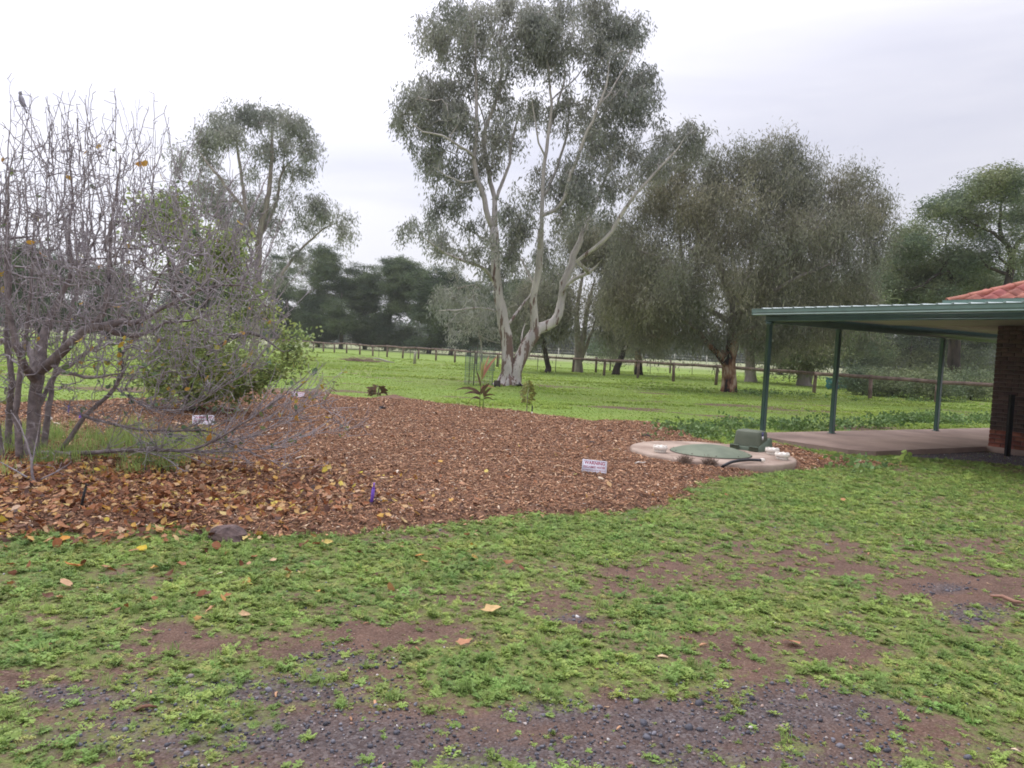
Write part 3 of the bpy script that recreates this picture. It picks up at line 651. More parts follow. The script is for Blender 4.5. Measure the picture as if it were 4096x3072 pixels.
pine_leaf = mat('pine_needles', (0.155, 0.195, 0.095), col2=(0.070, 0.10, 0.062), scale=0.25, bump=0, trans=0.12, rand=0.3, rough=0.8)
acac_leaf = mat('dark_gum_leaf', (0.26, 0.29, 0.14), col2=(0.13, 0.18, 0.115), scale=0.3, bump=0, trans=0.2, rand=0.3, rough=0.7)
citrus_leaf = mat('citrus_leaf', (0.38, 0.45, 0.15), col2=(0.20, 0.28, 0.10), scale=1.2, bump=0, trans=0.25, rand=0.35, rough=0.5)
gum_spr = [leafset('gum_spray', 17, (0.24, 0.24, 0.40), 0.22, 0.052, 1.7, gum_leaf, 300 + k) for k in range(5)]
weep_spr = [leafset('weeping_spray', 22, (0.34, 0.34, 0.75), 0.18, 0.036, 1.8, weep_leaf, 310 + k) for k in range(5)]
pine_spr = [leafset('pine_spray', 50, (0.8, 0.8, 0.38), 0.34, 0.07, -0.45, pine_leaf, 320 + k) for k in range(4)]
acac_spr = [leafset('acacia_spray', 30, (0.6, 0.6, 0.4), 0.20, 0.05, 0.1, acac_leaf, 330 + k) for k in range(4)]
cit_spr = [leafset('citrus_spray', 12, (0.20, 0.20, 0.18), 0.085, 0.022, 0.0, citrus_leaf, 340 + k, rnd=True) for k in range(5)]

def make_tree(name, label, base, limbs, T, bark, key, sprigs, k, sig, sc, r0=0.012, seg=0.35, jit=0.05, up=0.2, pen=1.0, thick=0.045, hang=0.0, seed=0, step=0.35, group=None, cat='tree', extra=None, exr=0.42, stubs=None, sides=(8, 4)):
    root = thing(name, label, cat, (base[0], base[1], float(gz(np.array([base[0]]), np.array([base[1]]))[0])), 0, group)
    sk = Skel(max(4000, len(T) * 14 + 4000))
    for j, lb in enumerate(limbs): sk.limb(lb, step, root=(j == 0), jit=0.02 if step > 0.3 else 0.0)
    tips = sk.grow(T, seg, jit, up, pen); sk.radii(r0, exr); A, B = sk.tubes(thick, sides)
    if A.n: A.build('trunk', bark, root, sm=True)
    if B.n: B.build('branches', bark, root, sm=True, kind='stuff')
    TT = sk.P[tips] if extra is None else np.concatenate([sk.P[tips], extra])
    crown('crown', key, sprigs, TT, k, sig, sc, root, seed, hang)
    return root, sk
def px_limb(pts, Y, f=lambda p: p):
    """pts rows: x,y,(dY),r in picture px via f -> world"""
    o = []
    for q in pts:
        x, y = f((q[0], q[1])); o.append(np.append(P(x, y, Y + (q[2] if len(q) > 3 else 0)), q[-1]))
    if o[-1][3] < 0.12: o[-1][3] = min(o[-1][3], 0.010)
    if len(o) > 1 and o[-1][3] < 0.02: o.append(np.append(o[-1][:3] + (o[-1][:3] - o[-2][:3]) * 0.15, 0.006))
    return np.array(o)
c4 = lambda p: (1500 + 0.633 * p[0], 0.633 * p[1])
c3 = lambda p: (1000 + 0.633 * p[0], 900 + 0.633 * p[1])
c5 = lambda p: (2300 + 0.633 * p[0], 900 + 0.633 * p[1])
c1 = lambda p: (0.633 * p[0], 0.633 * p[1])
c6 = lambda p: (2900 + 0.5424 * p[0], 600 + 0.5424 * p[1])
c7 = lambda p: (2900 + 0.5424 * p[0], 1100 + 0.5424 * p[1])
c8 = lambda p: (1100 + 0.4069 * p[0], 950 + 0.4069 * p[1])
f1 = lambda p: (p[0] * S, p[1] * S)
def bl(L, f, s): return [(*f((a, b)), c * s, d * s) for a, b, c, d in L]

# --- hero gum -------------------------------------------------------
YG = 30.0
def L4(*p): return px_limb(p, YG, c4)
def L3(*p): return px_limb(p, YG, c3)
hero_limbs = [
    L3((1600, 1035, 0, .52), (1608, 1005, 0, .36), (1622, 930, 0, .27), (1628, 860, 0, .245), (1615, 700, 0, .24), (1600, 600, 0, .235), (1568, 450, 0, .20), (1552, 300, 0, .19), (1548, 120, 0, .18), (1542, 20, 0, .175)),
    L3((1665, 1035, 0, .50), (1662, 1000, 0, .34), (1690, 900, 0, .27), (1745, 770, .2, .26), (1800, 690, .3, .26), (1825, 655, .4, .24), (1925, 610, .5, .20), (1960, 500, .6, .165), (1985, 370, .6, .16), (2050, 190, .7, .14), (2085, 100, .8, .12), (2100, 0, 1, .10)),
    L3((1800, 690, .3, .22), (1795, 600, .2, .17), (1792, 480, .1, .15), (1812, 340, 0, .14), (1830, 200, -.1, .135), (1838, 30, -.2, .13)),
    L4((750, 1450, 0, .17), (762, 1300, 0, .12), (745, 1200, .3, .11), (715, 1080, .5, .11), (690, 960, .6, .10), (682, 850, .6, .09), (735, 700, .4, .08), (790, 560, .3, .07), (800, 420, .3, .06), (795, 250, .3, .05), (825, 90, .3, .03)),
    L4((750, 1450, 0, .15), (718, 1380, -.2, .13), (690, 1260, -.3, .12), (652, 1130, -.4, .12), (628, 1000, -.5, .11), (636, 850, -.5, .09), (640, 700, -.5, .08), (638, 500, -.5, .065), (636, 300, -.6, .05), (615, 130, -.7, .035)),
    L4((770, 1260, 0, .09), (800, 1160, .3, .08), (850, 1030, .5, .07), (858, 930, .6, .06), (890, 800, .8, .05), (915, 690, 1, .04)),
    L4((628, 1000, -.5, .08), (600, 960, -1, .06), (540, 930, -1.5, .05), (430, 860, -2, .045), (300, 830, -2.5, .035), (220, 770, -2.8, .02)),
    L4((652, 1130, -.4, .05), (560, 1150, -1, .04), (450, 1110, -1.5, .03), (380, 1060, -1.8, .02)),
    L3((1535, 350, 0, .09), (1480, 280, -.6, .08), (1420, 245, -1, .075), (1290, 205, -1.5, .065), (1180, 140, -2, .05), (1080, 70, -2.5, .03)),
    L4((735, 1530, 0, .05), (640, 1480, 1, .04), (520, 1410, 1.6, .03), (400, 1320, 2, .02)),
    L4((1038, 1560, -.2, .11), (1050, 1420, -.3, .10), (1056, 1300, -.4, .095), (1066, 1150, -.5, .09), (1082, 950, -.6, .08), (1110, 780, -.7, .07), (1112, 640, -.8, .055), (1096, 450, -.9, .05), (1090, 300, -1, .04), (1080, 150, -1, .03)),
    L4((1060, 1240, -.4, .09), (1112, 1160, .2, .08), (1150, 1050, .4, .07), (1200, 900, .6, .06), (1222, 740, .8, .05), (1235, 600, .9, .035)),
    L4((1080, 1000, -.6, .05), (1035, 900, -1, .04), (1010, 780, -1.2, .035), (998, 640, -1.4, .02)),
    L4((1095, 860, -.6, .06), (1125, 760, -.2, .055), (1160, 640, 0, .05), (1200, 450, .2, .04), (1160, 240, .3, .03)),
    L4((1112, 1340, -.3, .09), (1180, 1290, -.8, .085), (1235, 1100, -1.2, .08), (1320, 900, -1.6, .07), (1400, 690, -2, .055), (1465, 540, -2.2, .04), (1480, 380, -2.3, .025)),
    L3((1960, 500, .6, .09), (1975, 420, .4, .08), (2040, 345, 0, .085), (2140, 300, -.3, .08), (2212, 232, -.6, .075)),
    L4((1260, 1600, .8, .10), (1370, 1350, 1.3, .08), (1430, 1200, 1.6, .07), (1480, 1050, 1.9, .055), (1520, 940, 2, .04), (1560, 780, 2.1, .025)),
    L4((1275, 1650, -.6, .10), (1400, 1560, -1, .095), (1500, 1460, -1.3, .09), (1570, 1330, -1.5, .08), (1650, 1230, -1.8, .07), (1760, 1100, -2, .06), (1850, 1010, -2.2, .045), (1960, 870, -2.4, .025)),
    L3((1800, 380, 0, .06), (1700, 200, .8, .04), (1640, 130, 1.2, .025)),
    L3((1560, 545, 0, .06), (1470, 525, -1.4, .05), (1370, 525, -2, .04), (1290, 542, -2.6, .03), (1200, 538, -3, .02)),
    L3((1640, 620, 0, .08), (1700, 530, .6, .06), (1760, 455, 1, .045), (1850, 340, 1.6, .03)),
    L3((1715, 770, .1, .05), (1718, 680, .4, .035), (1740, 610, .7, .025)),
    L4((690, 960, .6, .05), (700, 800, .9, .04), (610, 560, 1.2, .03), (560, 380, 1.4, .02)),
    L4((800, 420, .3, .04), (880, 300, .6, .03), (900, 150, .8, .02)),
    L4((1110, 640, -.8, .04), (1300, 450, .5, .03), (1420, 250, .8, .02)),
    L4((1400, 690, -2, .04), (1550, 480, -2, .03), (1640, 300, -2, .02)),
]
HB4 = [(480, 60, 110, 80), (400, 160, 90, 70), (390, 290, 70, 80), (560, 130, 90, 80), (700, 50, 110, 70), (820, 50, 80, 60), (760, 240, 65, 60), (680, 170, 70, 50),
       (300, 550, 65, 55), (240, 620, 55, 50), (160, 730, 38, 40), (240, 850, 40, 40), (450, 550, 100, 60), (390, 640, 90, 70), (490, 680, 90, 70), (560, 750, 60, 50), (390, 770, 70, 50), (190, 790, 40, 40),
       (340, 950, 50, 50), (400, 1010, 75, 50), (500, 1080, 70, 45), (370, 1100, 50, 40), (560, 1220, 60, 40), (430, 1290, 80, 50), (260, 1420, 80, 50), (190, 1450, 45, 35), (340, 1400, 70, 50), (430, 1470, 80, 50), (520, 1540, 70, 50), (620, 1560, 60, 40),
       (760, 820, 60, 50), (840, 880, 70, 50), (730, 900, 45, 50), (750, 1000, 45, 50), (830, 640, 50, 60), (890, 420, 60, 50), (950, 290, 90, 70), (930, 170, 70, 70), (1010, 110, 70, 70), (1020, 610, 45, 50), (980, 560, 40, 40), (1030, 700, 35, 40), (940, 760, 40, 40),
       (1100, 60, 120, 70), (1240, 50, 120, 70), (1380, 60, 90, 60), (1080, 180, 90, 70), (1210, 200, 100, 70), (1320, 170, 100, 60), (1440, 120, 50, 60), (1040, 300, 80, 60), (1160, 320, 80, 50), (1300, 290, 90, 60), (1410, 260, 70, 60), (1560, 140, 80, 55), (1640, 150, 60, 60), (1690, 270, 50, 70), (1600, 290, 70, 60),
       (1500, 350, 45, 45), (1380, 410, 60, 45), (1170, 450, 45, 45), (1270, 570, 55, 45), (1190, 640, 45, 40), (1680, 465, 45, 45), (1560, 550, 95, 50), (1500, 640, 80, 60), (1650, 600, 90, 60), (1750, 620, 55, 60), (1600, 700, 80, 50), (1440, 720, 60, 45), (1370, 780, 60, 45), (1500, 820, 75, 45), (1650, 780, 60, 45), (1560, 900, 70, 50), (1430, 900, 45, 45), (1640, 950, 55, 40), (1500, 1010, 50, 35),
       (1920, 780, 50, 45), (1850, 830, 50, 45), (2000, 840, 55, 50), (2040, 920, 35, 50), (1790, 900, 45, 40), (1800, 1000, 55, 35), (1700, 1050, 55, 35), (1580, 1120, 55, 40),
       (1010, 1140, 60, 40), (960, 1210, 65, 45), (850, 1320, 55, 45), (900, 1430, 60, 50), (1000, 1300, 45, 45), (1240, 1140, 100, 60), (1340, 1180, 75, 60), (1200, 1250, 75, 50), (1310, 1280, 70, 50), (1180, 1400, 60, 50), (1260, 1360, 70, 50), (880, 1590, 40, 40), (640, 1400, 50, 40), (700, 480, 35, 40), (560, 400, 35, 40)]
HB3 = [(1100, 60, 80, 30), (1200, 100, 60, 45), (1330, 120, 50, 60), (1290, 220, 35, 50), (1550, 260, 45, 80), (1530, 120, 30, 60), (1480, 80, 60, 40), (1800, 150, 55, 80), (1880, 190, 45, 80), (1700, 60, 45, 40),
       (1180, 460, 70, 35), (1270, 420, 70, 40), (1420, 430, 80, 50), (1330, 600, 60, 30), (1520, 400, 50, 50), (1310, 690, 35, 30), (1570, 520, 30, 50), (1640, 250, 40, 50)]
for q in hero_limbs[3:]: q[:, 3] *= 0.86
hb = bl(HB4, c4, 0.633) + bl(HB3, c3, 0.633)
T = clump(blob_targets(hb, 470, YG, 2.2, 1.1), 3, (0.19, 0.19, 0.12), 1)
HP = [(390, -60), (1480, -60), (1500, 100), (1620, 80), (1740, 180), (1750, 350), (1720, 500), (1820, 600), (1800, 720), (1900, 730), (2060, 820), (2050, 960), (1850, 1050), (1600, 1250), (1400, 1450), (1150, 1500), (1100, 1200), (900, 1450), (850, 1250), (1000, 1050), (1040, 700), (930, 760), (850, 1100), (700, 1000), (640, 1200), (500, 1300), (330, 1150), (300, 950), (200, 850), (200, 620), (330, 500), (320, 200)]
T = np.concatenate([T, clump(poly_targets([c4(p) for p in HP], 230, YG, 2.6, hole=0.46, hs=0.9, seed=11), 3, (0.19, 0.19, 0.12), 2)])
TB = P(*c3((1630, 1020)), YG)
make_tree('gum_tree', 'tall gum with two pale leaning trunks and peeling bark in the middle of the paddock', (G(2025, 1545)[0], G(2025, 1545)[1]), hero_limbs, T, gum_bark, 'gum', gum_spr, 3, (0.12, 0.12, 0.12), 0.85, r0=0.0085, seg=0.3, jit=0.05, up=0.15, pen=0.8, thick=0.04, hang=0.35, seed=21, exr=0.40, sides=(10, 4))

# --- tall gum on the left behind the bushes ---------------------------
YL = 52.0
TB1 = [(1500, 720, 100, 60), (1620, 740, 100, 70), (1740, 710, 95, 60), (1850, 790, 80, 70), (1920, 840, 50, 80), (1940, 980, 40, 80), (1400, 780, 75, 50), (1350, 830, 50, 45), (1260, 920, 80, 70), (1160, 960, 50, 50), (1180, 1050, 60, 50), (1270, 1000, 60, 50), (1460, 850, 75, 50), (1560, 900, 60, 50), (1700, 900, 60, 50), (1680, 960, 40, 50), (1800, 890, 70, 45), (1890, 1050, 50, 35), (1620, 1090, 70, 50), (1380, 1130, 70, 50), (1300, 1200, 70, 50), (1200, 1180, 50, 50), (1730, 1120, 50, 50), (1790, 1230, 50, 50), (1650, 1260, 50, 60), (1560, 1320, 60, 50), (1700, 1330, 50, 50), (1400, 1300, 70, 50), (1480, 1420, 60, 60), (1590, 1460, 60, 60), (1900, 1320, 60, 50), (2000, 1280, 60, 45), (2060, 1340, 45, 50), (1960, 1420, 60, 45), (1880, 1500, 60, 45), (2180, 1380, 40, 45), (2190, 1500, 30, 40), (2060, 1560, 40, 45), (1900, 1620, 60, 40), (1800, 1430, 40, 60), (1550, 1600, 80, 70), (1450, 1700, 90, 80), (1700, 1750, 80, 80)]
def L1(*p): return px_limb(p, YL, c1)
make_tree('gum_tree', 'slender gum with rounded grey green clumps rising behind the green bushes on the left', G(1010, 1423)[:2],
          [L1((1600, 2250, 0, .32), (1625, 1900, 0, .26), (1640, 1500, 0, .22), (1690, 1260, 0, .17), (1715, 1050, 0, .13), (1720, 880, 0, .09), (1715, 760, 0, .05)),
           L1((1635, 1560, 0, .18), (1560, 1350, -1, .14), (1530, 1150, -1, .11), (1500, 930, -1, .08), (1480, 800, -1, .04)), L1((1560, 1350, -1, .12), (1400, 1140, -2, .1), (1310, 1030, -2, .07), (1250, 950, -2, .04)),
           L1((1640, 1500, 0, .14), (1740, 1300, 1, .11), (1785, 1090, 1, .08), (1900, 960, 1, .04)), L1((1615, 1950, 0, .18), (1760, 1760, 0, .12), (1880, 1600, 1, .09), (2040, 1450, 1, .06), (2150, 1400, 1, .03)), L1((1785, 1090, 1, .07), (1800, 900, 1, .04))],
          clump(blob_targets(bl(TB1, c1, 0.633), 170, YL, 2.2, 1.1), 5, (0.38, 0.38, 0.22), 3), pale_bark, 'gum', gum_spr, 3, (0.22, 0.22, 0.18), 1.15, r0=0.013, seg=0.5, thick=0.06, hang=0.4, seed=22)

# --- big spreading gum, burnt trunk -----------------------------------
Y4 = 35.2
PW = [(1310, 560), (1330, 470), (1390, 400), (1450, 350), (1540, 318), (1600, 312), (1645, 294), (1715, 300), (1755, 340), (1800, 352), (1850, 350), (1895, 385), (1925, 430), (1935, 490), (1905, 560), (1915, 640), (1880, 680), (1830, 715), (1760, 725), (1680, 735), (1620, 740), (1545, 735), (1480, 725), (1400, 740), (1340, 720), (1300, 660)]
def L5(*p): return px_limb(p, Y4, c5)
def L6(*p): return px_limb(p, Y4, c6)
T = clump(poly_targets([f1(p) for p in PW], 640, Y4, 4.2, hole=0.35, hs=0.55, seed=3), 4, (0.24, 0.24, 0.15), 4)
make_tree('gum_tree', 'broad weeping gum with a blackened burnt trunk standing by the fence', G(2912, 1567)[:2],
          [L5((972, 1075, 0, .50), (972, 1050, 0, .40), (972, 950, 0, .33), (975, 850, 0, .31), (1000, 700, 0, .26), (1002, 500, 0, .2), (930, 300, 0, .16), (890, 120, 0, .1), (880, -100, 0, .06)),
           L5((960, 900, 0, .2), (930, 850, -.2, .16), (860, 770, -.4, .13), (760, 660, -.8, .1), (640, 560, -1.5, .07), (480, 440, -2, .04)), L5((1000, 640, 0, .15), (1130, 450, -1, .12), (1260, 290, -1.5, .09), (1420, 150, -2, .05)),
           L5((1000, 560, 0, .14), (1100, 300, 1, .12), (1150, 50, 1.5, .09), (1180, -200, 2, .05)), L6((200, 1150, -1, .12), (480, 970, -2, .1), (650, 900, -2.4, .08), (850, 800, -2.8, .05)),
           L6((100, 1000, 1, .10), (330, 850, .5, .08), (450, 765, 0, .06), (620, 680, 0, .04)), L5((990, 620, 0, .14), (700, 440, 1, .1), (690, 300, 1, .08), (660, 50, 1.5, .06), (640, -180, 2, .03)), L5((930, 300, 0, .09), (800, 100, -1, .07), (760, -80, -1, .04)),
           L5((1000, 700, 0, .12), (1200, 620, -1.5, .09), (1420, 560, -2.5, .05)), L5((940, 840, 0, .14), (932, 800, 0, .10), (925, 790, 0, .07)), L5((990, 860, 0, .13), (992, 830, 0, .08), (990, 815, 0, .04))],
          T, burnt_bark, 'weep', weep_spr, 4, (0.18, 0.18, 0.2), 1.0, r0=0.009, seg=0.4, jit=0.05, up=0.25, thick=0.05, hang=0.7, seed=23)

# --- row of gums beyond the fence ---------------------------------------
row = [ # label, base px, Y, trunk list (world px), crown polygon (full view px), bark, n
 ('gum with three pale slim stems behind the rail fence', (2318, 1491), [[(2315, 1500, .40), (2312, 1440, .27), (2309, 1330, .22), (2308, 1240, .17), (2330, 1100, .1), (2350, 980, .05)], [(2322, 1440, .2), (2338, 1320, .17), (2355, 1205, .14), (2385, 1100, .08)], [(2330, 1430, .13), (2365, 1330, .11), (2385, 1280, .09), (2400, 1225, .05)]],
  [(1165, 560), (1190, 480), (1250, 450), (1330, 470), (1350, 560), (1320, 575), (1280, 540), (1235, 545), (1200, 600)], pale_bark, 300),
 ('dark stemmed gum with low hanging crown next to the pale leaning trunk', (2193, 1490), [[(2190, 1498, .30), (2195, 1470, .2), (2185, 1430, .17), (2170, 1330, .14), (2175, 1230, .08)]],
  [(1120, 660), (1150, 610), (1190, 600), (1215, 620), (1222, 700), (1215, 760), (1180, 775), (1130, 772), (1112, 720)], dark_bark, 420),
 ('gum with a leaning black trunk beyond the fence', (2468, 1500), [[(2464, 1506, .34), (2468, 1470, .24), (2484, 1430, .2), (2520, 1340, .13), (2540, 1240, .07)]],
  [(1300, 600), (1350, 560), (1400, 580), (1440, 660), (1440, 750), (1400, 770), (1340, 765), (1300, 720)], dark_bark, 360),
 ('gum with a straight brown trunk right behind a fence post', (2555, 1500), [[(2555, 1506, .36), (2554, 1460, .27), (2552, 1380, .2), (2540, 1280, .12), (2560, 1150, .07)]],
  [(1340, 640), (1380, 560), (1450, 560), (1500, 640), (1510, 760), (1450, 785), (1380, 780), (1340, 740)], burnt_bark, 360),
 ('gum with a stout brown trunk between the burnt tree and the veranda', (3003, 1530), [[(3003, 1536, .5), (3003, 1500, .36), (3000, 1440, .3), (2998, 1340, .2), (3020, 1200, .1)]],
  [(1590, 620), (1640, 600), (1690, 640), (1720, 700), (1700, 755), (1640, 770), (1590, 765), (1570, 700)], pale_bark, 300),
 ('gum with a double grey trunk seen through the first veranda bay', (3221, 1545), [[(3218, 1552, .55), (3212, 1510, .38), (3205, 1440, .28), (3200, 1330, .2), (3180, 1220, .1)], [(3235, 1520, .3), (3243, 1440, .22), (3250, 1330, .15)]],
  [(1680, 640), (1750, 600), (1800, 640), (1800, 740), (1770, 760), (1700, 765), (1670, 720)], pale_bark, 320),
 ('dark forked tree seen through the second veranda bay', (3492, 1512), [[(3492, 1518, .34), (3490, 1480, .27), (3484, 1400, .2), (3470, 1350, .15), (3430, 1290, .08)], [(3484, 1400, .16), (3530, 1330, .12), (3560, 1290, .07)]],
  [(1780, 640), (1850, 590), (1930, 600), (1960, 660), (1950, 760), (1900, 790), (1820, 780), (1790, 740)], dark_bark, 380),
 ('shadowy gum beside the brick wall behind the veranda', (3860, 1530), [[(3862, 1536, .3), (3860, 1480, .24), (3850, 1400, .17), (3860, 1280, .1)], [(3800, 1530, .2), (3790, 1400, .15), (3760, 1300, .1)]],
  [(1940, 650), (2000, 600), (2080, 590), (2150, 620), (2180, 700), (2160, 780), (2060, 790), (1960, 780)], dark_bark, 420),
]
row += [
 ('leafy gum deep in the shade behind the first veranda bay', (3120, 1500), [[(3120, 1505, .3), (3118, 1440, .2), (3110, 1340, .1)]], [(1600, 600), (1700, 560), (1800, 590), (1830, 700), (1790, 770), (1680, 780), (1600, 770)], dark_bark, 360),
 ('leafy gum deep in the shade behind the second veranda bay', (3640, 1520), [[(3640, 1525, .3), (3642, 1450, .2), (3650, 1340, .1)]], [(1820, 600), (1900, 560), (2020, 580), (2060, 680), (2040, 800), (1920, 815), (1830, 800)], dark_bark, 420),
 ('leafy gum farthest right behind the veranda', (4020, 1540), [[(4020, 1545, .3), (4020, 1450, .2), (4030, 1340, .1)]], [(2020, 600), (2120, 580), (2240, 600), (2260, 720), (2220, 810), (2080, 820), (2020, 800)], dark_bark, 400),
]
for k, (lab, bp_, trs, poly, bk, n) in enumerate(row):
    b_ = G(*bp_); Yr = b_[1]; n = int(n * 1.25)
    lim = [px_limb([(x, y, 0, r_) for x, y, r_ in tr], Yr) for tr in trs]
    poly = [(q[0], q[1] if q[1] < 690 or k > 4 else 690 + (q[1] - 690) * 0.45) for q in poly]
    shade = k > 4
    T = clump(poly_targets([f1(p) for p in poly], n // (3 if shade else 5), Yr, 3.0, hole=0.40 if shade else 0.42, hs=0.35, seed=40 + k), 5, (0.6, 0.6, 0.35), 5 + k)
    make_tree('gum_tree', lab, b_[:2], lim, T, bk, 'acac' if shade else 'weep', acac_spr if shade else weep_spr, 4, (0.3, 0.3, 0.3), 1.3, r0=0.012, seg=0.6, jit=0.07, thick=0.06, hang=0.7, seed=60 + k, group='gums in the row beyond the fence')
# right hand trees over the roof
YR = 44.0
def LR(*p): return px_limb(p, YR, c6)
RB = [(2000, 200, 120, 60), (2110, 220, 100, 80), (1900, 290, 90, 70), (2060, 330, 110, 80), (2190, 330, 70, 90), (1780, 350, 80, 50), (1680, 380, 70, 50), (1830, 240, 30, 30), (1620, 430, 90, 60), (1530, 440, 50, 40), (1500, 490, 40, 50), (1740, 470, 100, 60), (1860, 480, 90, 60), (2150, 480, 70, 90), (1960, 500, 40, 50), (1620, 560, 60, 40), (1800, 590, 90, 50), (1900, 640, 90, 45), (2180, 620, 40, 60), (1950, 740, 90, 45), (2190, 800, 50, 60), (2050, 760, 50, 40)]
make_tree('gum_tree', 'open crowned gum with yellow green clumps standing above the tiled roof', G(*c6((2090, 1700)))[:2] if False else P(*c6((2090, 1400)), YR)[:2],
          [LR((2090, 1620, 0, .3), (2088, 1200, 0, .25), (2095, 950, 0, .22), (2120, 800, 0, .2), (2085, 700, 0, .15), (2030, 620, 0, .12), (2030, 480, 0, .08), (2050, 300, 0, .04)), LR((2120, 790, 0, .16), (2160, 680, 0, .13), (2240, 600, 0, .1), (2260, 450, 0, .06)),
           LR((2085, 700, 0, .1), (1960, 600, -1, .08), (1850, 560, -1, .05), (1700, 450, -1, .03)), LR((2095, 920, 0, .12), (1990, 880, 0, .09), (1920, 850, 0, .06), (1880, 780, 0, .03)), LR((2100, 860, 0, .1), (2030, 800, .5, .08), (2000, 740, .5, .04))],
          blob_targets(bl(RB, c6, 0.5424), 420, YR, 2.0, 1.05), dark_bark, 'acac', acac_spr, 3, (0.28, 0.28, 0.22), 0.95, r0=0.012, seg=0.5, thick=0.05, seed=80)
RB2 = [(1330, 640, 80, 70), (1440, 640, 100, 70), (1300, 740, 70, 70), (1380, 740, 80, 60), (1260, 860, 70, 70), (1340, 960, 100, 80), (1200, 1000, 70, 70), (1260, 1080, 100, 60), (1450, 860, 80, 60), (1640, 760, 60, 50), (1560, 900, 100, 80), (1480, 1020, 110, 70), (1780, 720, 80, 40), (1820, 830, 110, 70), (1740, 940, 80, 70), (1900, 920, 90, 60), (1980, 1010, 60, 50), (1640, 1060, 110, 60), (1860, 1060, 120, 60), (1080, 1100, 70, 40), (1440, 1120, 120, 50), (2150, 900, 50, 60), (2170, 1010, 60, 50)]
make_tree('gum_tree', 'dense dark green tree between the weeping gum and the tiled roof', P(*c6((1690, 1560)), 47)[:2],
          [px_limb([(1690, 1650, 0, .4), (1690, 1200, 0, .3), (1670, 1000, 0, .24), (1665, 890, 0, .18), (1600, 820, 0, .14), (1520, 780, 0, .1), (1470, 740, 0, .05)], 47, c6), px_limb([(1665, 900, 0, .12), (1550, 930, -1, .1), (1450, 1000, -1.4, .07), (1330, 1040, -2, .05)], 47, c6), px_limb([(1665, 870, 0, .12), (1640, 790, 1, .09), (1730, 790, 1, .05)], 47, c6), px_limb([(1640, 780, 1, .08), (1630, 650, 1, .05), (1700, 560, 1, .03)], 47, c6)],
          blob_targets(bl(RB2, c6, 0.5424), 560, 47, 2.5), dark_bark, 'acac', acac_spr, 4, (0.32, 0.32, 0.26), 1.05, r0=0.012, seg=0.5, thick=0.05, seed=81)
# --- pines ---------------------------------------------------------------
PN = [ # label, trunk (c8), crown polygon (c8), Y, n
 ('tall pine with a dark dense crown left in the far row', (420, 1060), [(200, 480), (280, 300), (330, 180), (420, 125), (510, 130), (560, 180), (622, 200), (610, 290), (650, 350), (680, 480), (600, 560), (620, 700), (560, 860), (600, 1000), (480, 1030), (280, 1020), (180, 860), (240, 640)], 118, 330),
 ('thin pine half hidden by the green bush', (150, 1010), [(-40, 240), (60, 190), (160, 200), (220, 300), (220, 480), (260, 640), (180, 720), (230, 880), (190, 990), (0, 1000), (-60, 700)], 124, 220),
 ('small ragged pine with a bare lower trunk', (648, 1080), [(600, 560), (660, 500), (740, 540), (760, 660), (720, 740), (600, 750), (570, 660), (580, 800), (700, 790), (720, 860), (560, 880)], 112, 110),
 ('flat topped pine left of the tallest dome', (885, 1075), [(640, 400), (640, 300), (700, 262), (760, 290), (800, 300), (860, 278), (920, 310), (1010, 300), (1030, 480), (1000, 640), (1010, 760), (960, 900), (1020, 1040), (820, 1050), (780, 900), (880, 760), (720, 700), (700, 560)], 120, 330),
 ('widest pine with a domed top in the middle of the far row', (1095, 1090), [(1010, 420), (1040, 290), (1100, 235), (1200, 222), (1300, 250), (1390, 300), (1425, 370), (1400, 480), (1440, 600), (1380, 660), (1460, 760), (1400, 900), (1440, 1060), (1020, 1060), (960, 900), (1020, 700)], 116, 480),
 ('round topped pine on the right of the far row', (1512, 1130), [(1410, 480), (1450, 370), (1560, 370), (1650, 345), (1720, 390), (1800, 420), (1845, 500), (1830, 600), (1760, 700), (1700, 820), (1760, 960), (1660, 1060), (1400, 1070), (1400, 860), (1450, 700)], 108, 380),
 ('pine behind the small caged tree', (1730, 1130), [(1640, 600), (1760, 540), (1850, 520), (1900, 600), (1880, 800), (1840, 1020), (1650, 1060), (1620, 860)], 104, 240),
 ('pine whose top shows just left of the pale twin trunks', (1910, 1150), [(1830, 520), (1880, 460), (1960, 455), (2080, 500), (2160, 560), (2150, 800), (2100, 1060), (1880, 1080), (1830, 820)], 110, 300),
 ('pine seen between the two pale leaning trunks', (2420, 1170), [(2210, 560), (2300, 470), (2400, 440), (2480, 480), (2560, 600), (2560, 900), (2500, 1120), (2260, 1120), (2200, 860)], 112, 320),
 ('pine at the far left edge behind the bare tree', (-2300, 900), [(-2700, 250), (-2600, 150), (-2450, 120), (-2250, 180), (-2130, 260), (-2150, 600), (-2100, 900), (-2680, 900)], 85, 300),
 ('second pine at the left behind the bare tree', (-1650, 940), [(-2050, 420), (-1900, 330), (-1700, 320), (-1500, 380), (-1400, 560), (-1350, 900), (-2000, 900)], 92, 260),
 ('pine glimpsed through the middle of the green bushes', (-700, 950), [(-1100, 420), (-900, 300), (-600, 300), (-400, 360), (-300, 560), (-280, 950), (-1100, 920)], 100, 280),
]
